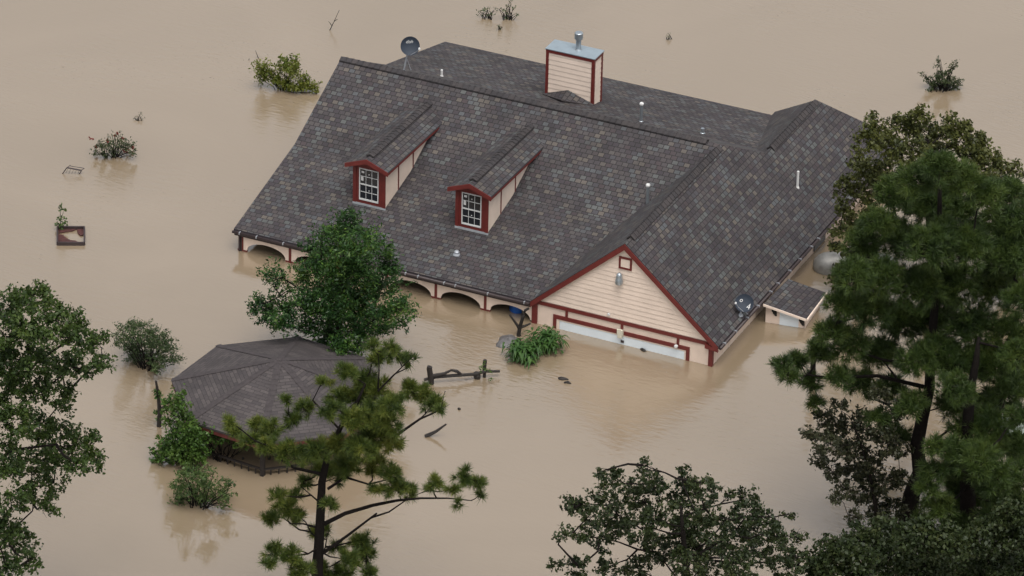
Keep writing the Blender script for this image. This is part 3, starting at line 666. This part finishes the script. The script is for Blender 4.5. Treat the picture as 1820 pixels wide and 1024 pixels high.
# ------------------------------------------------------------------ trees
b0 = at(600,648)
tree('leafy_tree', b0, 'dense dark green leafy tree between the porch and the gazebo roof', 'tree',
  [(600,610,0),(602,560,0),(606,500,0),(612,440,0),(614,400,0)],
  [(616,384,9,0),(606,394,11,0),(628,392,11,0),(612,412,20),(592,414,14),(640,410,14),(657,418,11),(572,418,11),(590,440,24),(630,440,26),(664,440,18),(556,440,14),(684,452,13),(560,468,22),(600,475,34),(645,475,30),(685,480,20),(700,472,9),(540,490,18),(570,510,30),(620,515,38),(668,515,30),(700,512,15),(545,540,26),(592,550,36),(640,555,36),(685,550,26),(714,545,15),(730,556,8),(716,570,12),(510,548,20),(482,545,18),(460,540,13),(452,552,9),(475,565,13),(505,575,18),(545,580,22),(590,590,28),(640,592,26),(680,585,18),(610,615,22),(575,612,15),(640,618,15),(470,490,7),(486,486,9),(502,494,9),(490,505,9),(515,515,11),(497,478,6)],
  1.9, 0, LM_['big'], M['bark'], 165, .16, k=32, br=.14, size=.14, asp=.40, spray=3.2, sc=.92, up=.9)
b0 = at(-70,1130)
tree('broadleaf_tree', b0, 'tall broadleaf tree cut off by the left edge, nearer than the gazebo', 'tree',
  [(-70,1000,0),(-60,850,0),(-40,750,0),(-5,660,0),(20,600,0),(35,560,0)],
  [(20,545,36),(60,530,32),(95,550,34),(130,570,26),(0,590,40),(50,585,36),(100,600,30),(145,605,30),(175,612,22),(185,640,20),(165,655,18),(10,640,38),(50,640,40),(100,640,30),(130,655,24),(30,690,40),(75,690,32),(125,695,20),(115,720,18),(-10,740,40),(30,750,36),(70,760,36),(110,775,32),(150,790,28),(165,815,22),(100,820,34),(55,820,36),(10,820,40),(140,835,22),(95,860,24),(60,880,26),(20,890,36),(85,905,18),(0,950,40),(35,960,30),(55,995,18),(10,1015,34)],
  2.2, 0, LM_['left'], M['bark'], 68, .3, k=32, br=.14, size=.135, sc=1.0, asp=.6, extra=[([(-30,740,0),(20,690,0),(70,640,0),(130,600,0)],.09,.03),([(-50,860,0),(20,800,0),(100,790,0)],.08,.03)], lfrac=.7)
b0 = at(562,1150)
Z = lambda a, b_: (440+a/2.416, 600+b_/2.416)
pc_ = [(500,190,50),(430,150,40),(560,230,52),(480,260,52),(620,290,48),(400,260,44),(350,310,40),(250,300,36),(190,350,34),(170,270,22),(330,190,28),(540,330,56),(600,370,54),(460,350,54),(560,430,60),(620,460,46),(480,470,56),(430,540,54),(380,470,50),(300,480,46),(250,510,42),(180,490,46),(100,400,42),(40,375,38),(10,440,34),(90,470,42),(-60,400,34),(-80,360,26),(540,540,50),(620,580,40),(330,570,50),(400,600,34),
  (690,230,42),(760,250,44),(800,290,38),(825,310,20),(640,70,32),(690,95,30),(610,40,26),(560,90,40),(540,40,24),(640,640,46),(690,660,34),(560,650,28),(800,630,32),(880,650,28),(930,590,36),(985,620,32),(1000,680,18),(900,710,18),(780,655,16),
  (130,680,32),(170,735,44),(100,780,36),(220,770,34),(210,680,28),(290,840,26),(355,720,28),(345,830,20),(240,620,26),(110,920,38),(190,930,36),(230,1000,50),(90,970,26),(310,1000,42),(490,880,46),(510,940,40),(430,960,42),(400,1020,50),(520,1010,30),(380,900,26)]
pc_ = [(*Z(a, b_), r/2.416) for a, b_, r in pc_]
ex = [([(330,800),(420,755),(540,720),(640,700),(740,690),(860,690),(960,700)],.075,.015),([(325,925),(430,850),(555,755)],.06,.03),([(345,650),(420,600),(520,630),(600,610)],.05,.02),([(520,480),(640,420),(740,350),(830,310),(848,230)],.06,.012),
      ([(560,230),(640,150),(700,90)],.035,.01),([(560,220),(565,140),(560,60)],.03,.01),([(295,815),(240,800),(180,800)],.04,.015),([(335,590),(200,560),(60,470),(0,430)],.06,.02),([(400,400),(280,270),(320,190)],.04,.012),([(830,310),(870,285)],.012,.004),([(300,700),(230,640)],.03,.01)]
tree('pine_tree', b0, 'slender pine tree in the centre foreground, partly hiding the gazebo', 'tree',
  [(*Z(300,985),0),(*Z(306,900),0),(*Z(314,740),0),(*Z(320,620),0),(*Z(345,500),0),(*Z(400,385),0),(*Z(470,280),0),(*Z(505,200),0)], pc_, 1.3, 0, LM_['pine_y'], M['bark'], 158, .21,
  pine=True, extra=[([(*Z(a, b_), 0) for a, b_ in e[0]], e[1], e[2]) for e in ex], drop=.35, needles=66, L=.25, sc=1.25)
b0 = at(1230,1230)
tree('oak_tree', b0, 'sparse dark oak whose crown rises from the bottom edge of the picture', 'tree',
  [(1230,1150,0),(1225,1080,0),(1220,1020,0),(1215,960,0),(1210,900,0)],
  [(1090,850,22),(1070,880,24),(1110,880,30),(1060,920,26),(1020,905,20),(1010,885,8),(1035,895,16),(1100,920,34),(1030,945,20),(1000,950,14),(1070,960,28),(1030,1010,26),(990,1005,14),(1080,1010,24),(1150,850,22),(1145,885,26),(1165,920,30),(1140,940,32),(1175,870,20),(1210,850,16),(1215,880,30),(1245,860,20),(1260,875,20),(1270,865,10),(1220,920,40),(1260,915,24),(1200,960,40),(1250,960,40),(1170,985,34),(1220,1005,40),(1270,1000,40),(1325,885,20),(1330,910,26),(1300,925,22),(1355,920,20),(1375,935,18),(1400,915,12),(1340,945,32),(1300,960,34),(1380,955,24),(1420,950,14),(1360,985,34),(1410,985,24),(1320,1005,36),(1395,1015,28),(1440,1000,22),(1065,840,8),(1143,828,8),(1213,835,7),(1298,880,7),(1130,1010,28)],
  2.6, 0, LM_['oak'], M['bark'], 80, .26, k=26, br=.11, size=.13, sc=1.0, asp=.6, lfrac=.8)
b0 = at(1660,540)
tree('yellow_oak_tree', b0, 'olive yellow leafy tree rising behind the large pines beside the house', 'tree',
  [(1660,500,0),(1655,430,0),(1650,360,0),(1650,300,0),(1650,250,0)],
  [(1560,225,22),(1540,255,26),(1580,260,28),(1610,225,22),(1630,215,24),(1650,240,30),(1690,225,26),(1710,250,28),(1620,270,34),(1670,280,34),(1730,275,30),(1760,285,26),(1780,305,20),(1800,330,20),(1820,350,18),(1540,300,30),(1580,310,32),(1510,330,24),(1545,345,30),(1500,370,20),(1520,395,24),(1490,410,16),(1500,440,20),(1550,400,30),(1690,320,36),(1750,330,34),(1790,365,30),(1820,400,30),(1770,400,34),(1810,450,30),(1790,490,28),(1820,520,24),(1610,350,36),(1500,480,18),(1490,500,16),(1530,450,26),(1540,490,26),(1500,530,20),(1490,560,16),(1815,310,10),(1800,300,12),(1740,250,20),(1715,225,14),(1590,215,12),(1552,212,10),(1640,205,12),(1815,450,26),(1510,600,16)],
  2.0, 0, LM_['olive'], M['bark'], 95, .25, k=24, br=.13, size=.15, asp=.6, lfrac=.6)
b0 = at(1612,960)
pa = [(1670,298,34),(1630,320,38),(1710,318,38),(1590,345,34),(1750,350,38),(1650,365,44),(1560,395,34),(1700,385,46),(1780,400,38),(1540,435,38),(1600,425,44),(1655,440,48),(1720,440,46),(1795,455,40),(1520,490,36),(1565,490,44),(1630,510,50),(1695,505,50),(1765,510,46),(1815,530,36),(1500,540,36),(1545,550,44),(1600,570,46),(1660,575,46),(1730,580,50),(1800,590,40),(1480,590,32),(1510,610,36),(1565,630,40),(1630,640,40),(1700,650,42),(1770,650,46),(1815,670,36),(1455,625,28),(1420,640,24),(1390,650,18),(1400,668,18),(1440,680,22),(1580,690,32),(1530,680,32),(1620,720,30),(1690,720,32),(1760,720,36),(1490,670,24),(1450,715,16),(1560,745,22),(1600,775,24),(1790,340,34),(1815,390,34),(1800,420,36),(1770,460,40),(1815,470,36),(1680,420,40),(1670,520,44),(1665,620,38),(1675,350,36)]
tree('pine_tree', b0, 'tall dense dark green pine with a bent trunk at the right', 'tree',
  [(1612,930,0),(1620,880,0),(1635,840,0),(1630,790,0),(1640,740,0),(1652,690,0),(1655,620,0),(1662,540,0),(1668,450,0),(1670,370,0),(1670,300,0)], pa, 2.4, 0, LM_['pine'], M['bark'], 170, .33,
  pine=True, drop=.25, needles=54, L=.28, sc=1.02, extra=[([(1652,690,0),(1560,668,0),(1460,672,0),(1400,665,0)],.08,.015),([(1650,650,0),(1570,640,0),(1480,610,0)],.07,.015)])
b0 = at(1722,1010)
pb = [(1740,640,36),(1790,700,36),(1700,690,30),(1760,760,36),(1815,740,24),(1720,760,30),(1690,800,26),(1740,820,34),(1700,850,26),(1770,850,36),(1815,850,34),(1800,900,34),(1740,890,36),(1690,900,26),(1650,870,20),(1660,790,20),(1680,950,26),(1730,940,30),(1815,630,30),(1660,840,24),(1700,830,30),(1670,900,26),(1790,800,34),(1750,800,34),(1815,790,26),(1780,880,36),(1710,870,30),(1810,930,30),(1760,930,30),(1700,940,28),(1640,930,20)]
tree('pine_tree', b0, 'shaded second pine with straight trunk at the right edge, right of the bent one', 'tree',
  [(1722,960,0),(1720,880,0),(1718,780,0),(1724,700,0),(1735,640,0),(1740,600,0)], pb, 2.2, 0, LM_['pine'], M['bark'], 150, .36, pine=True, needles=54, L=.28, sc=1.2)
b0 = at(1560,985)
tree('small_tree', b0, 'small sparse tree with dark brownish green leaves left of the bent pine trunk', 'tree',
  [(1560,940,0),(1555,890,0),(1545,840,0),(1530,790,0),(1515,750,0)],
  [(1470,745,18),(1440,770,16),(1500,760,26),(1470,790,24),(1455,815,16),(1510,800,28),(1540,770,24),(1480,835,20),(1520,840,26),(1550,820,26),(1500,870,18),(1485,885,12),(1535,880,24),(1570,860,24),(1580,800,22),(1560,910,22),(1520,920,14),(1590,900,20),(1600,850,22),(1600,800,18),(1530,740,20),(1490,720,14),(1570,770,22),(1540,850,20),(1590,730,20),(1560,700,18),(1460,730,14),(1620,900,20),(1570,930,18)],
  1.2, 0, LM_['dark'], M['bark'], 150, .10, k=18, br=.10, size=.13, asp=.6)
b0 = at(1640,1180)
tree('leafy_tree', b0, 'rounded dark green leafy treetop in the bottom right corner', 'tree',
  [(1640,1140,0),(1640,1080,0),(1645,1010,0),(1650,970,0)],
  [(1490,975,24),(1470,1005,28),(1530,960,30),(1520,1000,38),(1575,950,34),(1580,995,44),(1630,955,36),(1640,1000,46),(1690,965,38),(1700,1010,46),(1750,960,38),(1760,1005,46),(1810,950,38),(1815,1000,46),(1460,965,10),(1795,915,28),(1450,1015,22)],
  1.8, 0, LM_['oak'], M['bark'], 170, .22, k=24, br=.15, size=.15, asp=.6)

# ------------------------------------------------------------------ shrubs standing in the water
B_ = at(505,160)
shrub('shrub', B_, 'yellow-green bush in the water behind the left end of the roof', 'shrub', [(465,118,13,0),(468,136,12,.2),(490,140,12,0),(512,116,18,.2),(520,128,12,-.2),(505,148,14,0),(540,146,14,0),(556,156,11,-.2),(525,156,10,-.3),(478,128,8)], .3, LM_['lime'], 420, 11, .09, .13, asp=.42)
B_ = at(262,655)
shrub('shrub', B_, 'bluish green feathery bush standing in water behind the gazebo', 'shrub', [(225,590,20),(215,605,16),(250,590,22),(275,600,22),(295,612,18),(240,615,24),(265,625,26),(300,630,20),(250,640,20),(280,645,18),(240,577,10),(312,640,10),(232,630,16)], .8, LM_['grey'], 300, 14, .08, .105, asp=.32)
B_ = at(355,900)
shrub('shrub', B_, 'loose green bush in the water in front of the gazebo', 'shrub', [(340,850,22),(370,845,20),(395,865,18),(355,875,24),(325,870,18),(320,888,14),(385,890,18),(350,898,18),(400,895,12),(330,840,12),(405,880,10)], .6, LM_['shrub'], 260, 13, .09, .11)
B_ = at(1675,160)
shrub('shrub', B_, 'round bush with upright shoots in the water at the upper right', 'shrub', [(1668,108,4,0),(1668,118,5,0),(1670,132,8),(1688,122,7),(1696,113,5),(1680,140,14),(1660,146,12),(1690,148,12),(1702,146,8),(1672,155,13),(1650,143,6),(1640,130,4),(1655,158,7),(1700,156,6)], .3, LM_['rose'], 520, 10, .06, .09)
B_ = at(200,278)
shrub('rose_bush', B_, 'low spreading bush with red blooms drowned near the left edge', 'shrub', [(180,258,9),(170,270,8),(195,255,12),(215,262,12),(200,270,11),(230,258,9),(235,270,8),(215,250,8),(185,274,8),(205,242,6),(222,274,7)], .4, LM_['rose'], 460, 9, .06, .085)
rb_ = bpy.data.objects['rose_bush']; cl = crown_pts([(x,y,4) for x, y in ((160,247),(236,276),(205,238),(228,270),(190,250),(238,262),(222,268),(216,246),(172,262))], B_, .3)
for c_r in cl: quads('bloom', LM_['redleaf'], bunches([c_r], 300, 5, .025, .10, asp=.8), rb_)
def sprig(px, py, label, spec, mat=None, size=.09):
    b_ = at(px, py); return shrub('sprig', b_, label, 'plant', spec, .15, mat or LM_['rose'], 300, 5, .05, size)
sprig(868,33,'drowned twiggy bush tips poking out above the roof at the top edge',[(850,20,5),(862,24,8),(866,15,5),(874,28,6),(880,18,4)],LM_['grey'])
sprig(903,34,'taller drowned branch at the top edge, right of the twiggy bush tips',[(888,14,5),(900,22,7),(905,10,4),(908,4,4),(902,32,4),(918,24,5),(912,16,4)],LM_['grey'])
sprig(890,52,'tiny floating sprig just below the drowned branches at the top',[(885,46,3),(890,51,4)],LM_['grey'],.07)
sprig(1189,71,'tiny lone sprig in the water above the right half of the roof',[(1187,64,3),(1190,68,3)],LM_['grey'],.06)
sprig(247,214,'two thin stems with a few leaves above the rose bush',[(247,204,3),(241,211,3),(252,210,3)],LM_['rose'],.06)
def twig(name, pts, r, label, cat, mat=None, n=6):
    mb = MB(); b_ = at(*pts[0][0][:2])
    for line in pts: p = np.array([V(x,y,b_,d) for x, y, d in line]); mb.tube(p, np.linspace(r, r*.4, len(p)), n)
    return tag(build_at(mb, name, mat or M['wood_dark'], b_), label, cat)
twig('bare_twig', [[(586,54,0),(594,38,0),(603,18,0)],[(590,46,0),(584,38,0)],[(594,38,0),(600,34,0)]], .02, 'thin bare twig sticking out of the water at the top, left of the roof', 'twig', M['bark_grey'])
twig('bare_branch', [[(432,107,0),(440,113,0),(448,118,0)],[(441,113,0),(443,104,0)],[(461,108,.2),(457,98,.2),(454,90,.2)]], .022, 'bare grey branch beside the yellow-green bush', 'twig', M['bark_grey'])
twig('floating_log', [[(756,776,0),(775,767,0),(793,754,0)]], .075, 'short dark log slanting out of the water right of the pine', 'log')

# ------------------------------------------------------------------ gazebo vines, driftwood
def vine(pts, label, mat, post=None, dens=240, size=.13, name='climbing_vine'):
    b_ = at(*pts[0][:2]); return shrub(name, b_, label, 'vine', [(x,y,r,d) for x, y, r, d in pts[1:]], .2, mat, dens, 10, .09, size, asp=.6)
vine([(322,818),(318,705,14,-.2),(312,725,16,-.1),(325,745,16,-.2),(305,745,12,0),(330,765,18,-.3),(310,775,20,-.3),(340,790,18,-.5),(295,790,18,-.2),(315,800,22,-.4),(345,808,16,-.6),(280,808,14,-.2),(330,820,14,-.6),(300,715,12,-.1),(335,760,14,-.5),(350,790,16,-.6),(300,810,18,-.3),(325,725,12,-.3),(360,812,12,-.6),(340,775,16,-.6),(272,818,8,-.2)], 'lush climbing vine smothering the left corner post of the gazebo', LM_['vine'])
vine([(395,815),(365,762,12,-.3),(380,772,16,-.3),(400,778,14,-.4),(420,782,12,-.4),(360,785,10,-.3),(438,790,10,-.4),(350,770,10,-.2)], 'vine garland hanging under the front eave of the gazebo', LM_['vine'], dens=260, size=.12)
VP = thing('dead_tree', at(282,758), 'thin dead tree stem wrapped in a few leaves left of the gazebo', 'dead tree')
bb = ORG[VP.name]; mb = MB(); mb.tube([V(282,765,bb),V(284,735,bb),V(281,700,bb),V(277,677,bb)], [.08,.075,.06,.04], 8); mb.tube([V(284,728,bb),V(291,722,bb),V(292,730,bb)], [.05,.04,.03], 6); mb.build('trunk', M['wood_dark'], VP)
quads('foliage', LM_['vine'], bunches(crown_pts([(278,694,6),(281,702,7),(280,735,5),(283,745,5),(291,730,5)], bb, .1), 350, 9, .06, .11, asp=.6), VP)
twig('driftwood', [[(430,815,0),(437,830,0),(441,842,0)],[(437,828,0),(447,836,0),(458,832,0),(470,838,0)],[(446,850,-.1),(460,842,-.1),(478,834,-.1)],[(455,832,0),(462,815,0)],[(470,838,0),(480,812,0)]], .09, 'dark tangled driftwood lodged under the front of the gazebo', 'driftwood')

# ------------------------------------------------------------------ by the garage: snag, rock, strap-leaved clumps, barrel
b_ = at(923,597)
mb = MB()
for pth, r in (([(923,608,0),(922,592,0),(925,578,0),(930,562,0),(933,552,0),(940,548,0)],.085),([(923,584,0),(915,572,0),(906,560,0)],.06),([(925,582,0),(934,579,0),(943,575,0)],.06),([(931,558,0),(928,552,0)],.05)):
    p = np.array([V(x,y,b_,d) for x, y, d in pth]); mb.tube(p, np.linspace(r, r*.55, len(p)), 8)
tag(build_at(mb, 'dead_snag', M['wood_dark'], b_), 'broken dead tree stump with forked arms in front of the last porch arch', 'tree stump')
b_ = at(903,608); mb = MB(); n_ = 18; rings = []
for i in range(7):
    a_ = i/6*math.pi/2
    for j in range(n_):
        w = 2*math.pi*j/n_; rr = math.cos(a_)*(1+.12*math.sin(3*w+1)+.08*math.sin(5*w)); rings.append((b_[0]+.42*rr*math.cos(w), b_[1]+.52*rr*math.sin(w), -.06+.24*math.sin(a_)*(1+.1*math.sin(2*w))))
mb.add(rings, [(i*n_+j, i*n_+(j+1) % n_, (i+1)*n_+(j+1) % n_, (i+1)*n_+j) for i in range(6) for j in range(n_)]); tag(build_at(mb, 'rock', M['rock'], b_, smooth=True), 'smooth grey rock breaking the surface beside the strap-leaved plants', 'rock')
def strap(px, py, rad, n_, label, h=.7):
    b_ = at(px, py); T = thing('strap_leaf_plant', b_, label, 'plant', 'strap-leaved plants by the garage'); P_ = []
    st = MB()
    for k_ in range(7):
        s0 = b_+np.array([rng.normal()*rad*.3, rng.normal()*rad*.3, -.3]); st.tube([s0, s0+[0,0,.3+h*.6]], [.03,.02], 6)
    st.build('stems', M['bark_grey'], T)
    for k_ in range(n_):
        o = b_+np.array([rng.normal()*rad*.42, rng.normal()*rad*.42, rng.uniform(.15,1)*h*.8]); w = rng.uniform(0, 2*math.pi); d = np.array([math.cos(w), math.sin(w), 0]); L = rng.uniform(.28,.50); wd = rng.uniform(.03,.05); sd = np.array([-d[1], d[0], 0])
        pp = [o+d*L*t+np.array([0,0,L*(.75*t-1.25*t*t)]) for t in (0,.33,.66,1)]; ww = [wd*.5,wd,wd*.8,.004]
        for i in range(3): P_.append([pp[i]-sd*ww[i], pp[i]+sd*ww[i], pp[i+1]+sd*ww[i+1], pp[i+1]-sd*ww[i+1]])
    P_ = np.array(P_); quads('foliage', LM_['strap'], P_[P_[:,:,2].min(1) > -.02], T)
strap(929,638,.50,300,'nearer of the two bushy strap-leaved plants by the garage, closest to the rock', .75); strap(972,620,.54,300,'farther strap-leaved plant touching the left end of the garage door', .85)
d_ = ray(917,556); b_ = CAM+d_*((.62-CAM[1])/d_[1]); b_[2] = 0; BR = thing('barrel', b_, 'blue plastic barrel floating under the last porch arch', 'barrel')
mb = MB(); mb.lathe(b_+[0,0,-.25], [(.02,0),(.27,0),(.29,.03),(.29,.28),(.305,.30),(.29,.32),(.29,.58),(.305,.60),(.29,.62),(.28,.85),(.02,.86)], 22, (.25,-.1,1)); mb.build('barrel_body', M['blue'], BR, smooth=True)
mb = MB(); mb.lathe(b_+[0,0,-.25]+np.array([.25,-.1,1])/np.linalg.norm([.25,-.1,1])*.86, [(.2,0),(.2,.015),(.02,.02)], 16, (.25,-.1,1)); mb.build('lid', M['blue'], BR)

# drowned rustic fence
b_ = at(768,683); FN = thing('rustic_fence', b_, 'drowned rustic fence of crooked dark branches in front of the porch', 'fence')
for nm, pth, r in (('post',[(768,690,0),(766,675,0),(763,655,0),(764,652,0)],.085),('post',[(849,680,.5),(848,668,.5),(845,662,.5)],.10),('post',[(861,678,.6),(861,660,.6),(862,640,.6)],.06),('rail',[(754,675,0),(775,670,.1),(800,668,.2),(830,666,.3),(848,665,.45)],.055),('rail',[(768,668,0),(790,664,.1),(802,658,.15),(812,660,.2),(822,667,.3),(845,665,.45),(862,660,.55),(888,660,.7)],.055)):
    p = np.array([V(x,y,b_,d) for x, y, d in pth]); mb = MB(); mb.tube(p, r*(1+.25*rng.uniform(-1,1,len(p))), 8); mb.build(nm, M['wood_dark'], FN)
quads('creeper', LM_['vine'], bunches(crown_pts([(861,645,5),(856,655,6),(866,660,6),(874,660,4),(852,658,4),(872,674,3),(878,677,3)], b_, .4), 300, 6, .05, .08), FN)
# bits of flotsam
def flot(px, py, l, w, rot, label):
    b_ = at(px, py); mb = MB(); n_ = 12; vs = []
    for i, (s, z) in enumerate(((1,-.03),(.9,.03),(.5,.07),(.02,.085))):
        for j in range(n_): a_ = 2*math.pi*j/n_; q = s*(1+.2*math.sin(3*a_+px)); x = l*q*math.cos(a_); y = w*q*math.sin(a_); vs.append((b_[0]+x*math.cos(rot)-y*math.sin(rot), b_[1]+x*math.sin(rot)+y*math.cos(rot), z))
    mb.add(vs, [(i*n_+j, i*n_+(j+1) % n_, (i+1)*n_+(j+1) % n_, (i+1)*n_+j) for i in range(3) for j in range(n_)]); tag(build_at(mb, 'debris', M['wood_dark'], b_), label, 'debris', 'floating debris')
flot(1000,674,.20,.09,.2,'dark piece of floating debris in front of the strap-leaved plants, larger of the pair'); flot(1009,681,.14,.06,.3,'small brown float just below the larger dark debris piece')
flot(816,728,.06,.05,0,'tiny speck of debris right of the pine branches'); flot(1143,623,.14,.06,-.3,'small dark debris afloat below the garage door'); flot(1212,634,.16,.07,.3,'small debris lump at the right end of the garage door')

# raised bed and sunken chair at the left
b_ = at(126,430); BD = thing('raised_bed', b_, 'small square raised bed with dark red frame floating at the left', 'raised bed')
c_ = [at(102,432,.10),at(150,432,.10),at(150,404,.10),at(102,404,.10)]; mb = MB()
for i in range(4): a_, e_ = np.array(c_[i]), np.array(c_[(i+1) % 4]); mb.bar(a_-[0,0,.06], e_-[0,0,.06], .06, .20)
mb.build('frame', M['gutter'], BD)
mb = MB(); lerp = lambda u, v: c_[0]*(1-u)*(1-v)+c_[1]*u*(1-v)+c_[2]*u*v+c_[3]*(1-u)*v
def patch(us): p = [lerp(u, v)*[1,1,0]+[0,0,.02] for u, v in us]; mb.prism(p, (0,0,.03))
patch([(.03,.03),(.95,.03),(.97,.16),(.80,.12),(.66,.24),(.48,.26),(.34,.40),(.22,.58),(.03,.66)]); patch([(.72,.97),(.97,.97),(.97,.62),(.86,.55),(.76,.70)]); patch([(.05,.97),(.70,.97),(.55,.86),(.30,.80),(.05,.72)])
mb.build('mulch', paint('wet_red_mulch', (.060,.020,.018), .7, .6, 8, .5), BD)
b_ = at(107,408); PL = thing('seedling', b_, 'leafy young plant growing from the back left corner of the raised bed', 'plant'); mb = MB()
mb.tube([b_-[0,0,.2],V(108,390,b_),V(106,366,b_)], [.018,.014,.006], 5); mb.tube([V(108,392,b_),V(114,372,b_)], [.012,.005], 5); mb.build('stems', M['bark_grey'], PL)
quads('foliage', LM_['shrub'], bunches(crown_pts([(107,366,4),(108,373,4),(115,371,4),(106,388,5),(113,388,4),(110,398,5),(104,400,4),(114,396,4),(112,405,5)], b_, .1), 350, 6, .05, .10, asp=.75), PL)
b_ = at(128,309); CH = thing('chair', b_, 'dark metal chair with only its top frame above the water', 'chair')
for nm, pth, r in (('top_rail',[(119,298),(145,303)],.028),('back_rail',[(124,295),(149,299)],.012),('armrest',[(119,298),(111,309)],.022),('armrest',[(145,303),(138,314)],.022),('side_rail',[(119,298),(125,294)],.014),('side_rail',[(145,303),(150,299)],.014)):
    mb = MB(); mb.tube([V(x,y,b_,0 if y > 296 else .1) for x, y in pth], r, 6); mb.build(nm, M['gutter'], CH)
mb = MB()
for k_ in range(5): mb.tube([V(121+k_*5,299+k_,b_), V(117+k_*5,308+k_,b_)], .006, 4)
mb.build('slats', M['gutter'], CH)
# broken pole at the right
b_ = at(1445,690); mb = MB(); mb.tube([V(1444,705,b_),V(1445,660,b_),V(1447,600,b_)], [.11,.10,.08], 9); tag(build_at(mb, 'snapped_trunk', M['bark'], b_, smooth=True), 'straight bare trunk standing in water behind the pine boughs, right of the shed', 'tree trunk')
# pale panelled roof behind the trees at the right edge
b_ = at(1812,820); PR = thing('sunken_shelter', b_, 'pale weathered corrugated shelter roof half hidden by trees at the right edge', 'shelter')
mb = MB(); z0, z1 = .35, 1.0
e0, e1, r0_, r1_ = at(1775,770,z0), at(1835,822,z0), at(1775,735,z1), at(1850,765,z1)
for k_ in range(12):
    u0, u1 = k_/12, (k_+.96)/12; mb.roof([e0+(e1-e0)*u0, e0+(e1-e0)*u1, r0_+(r1_-r0_)*u1, r0_+(r1_-r0_)*u0], e1-e0, .03+.01*(k_ % 2))
mb.build('roof', M['teal'], PR)
for p in (e0, e1, r0_, r1_): mb = MB(); q = p*.9+(e0+e1+r0_+r1_)/4*.1; mb.tube([(q[0],q[1],-1.5),(q[0],q[1],p[2]-.03)], .05, 8); mb.build('post', M['wood_dark'], PR)
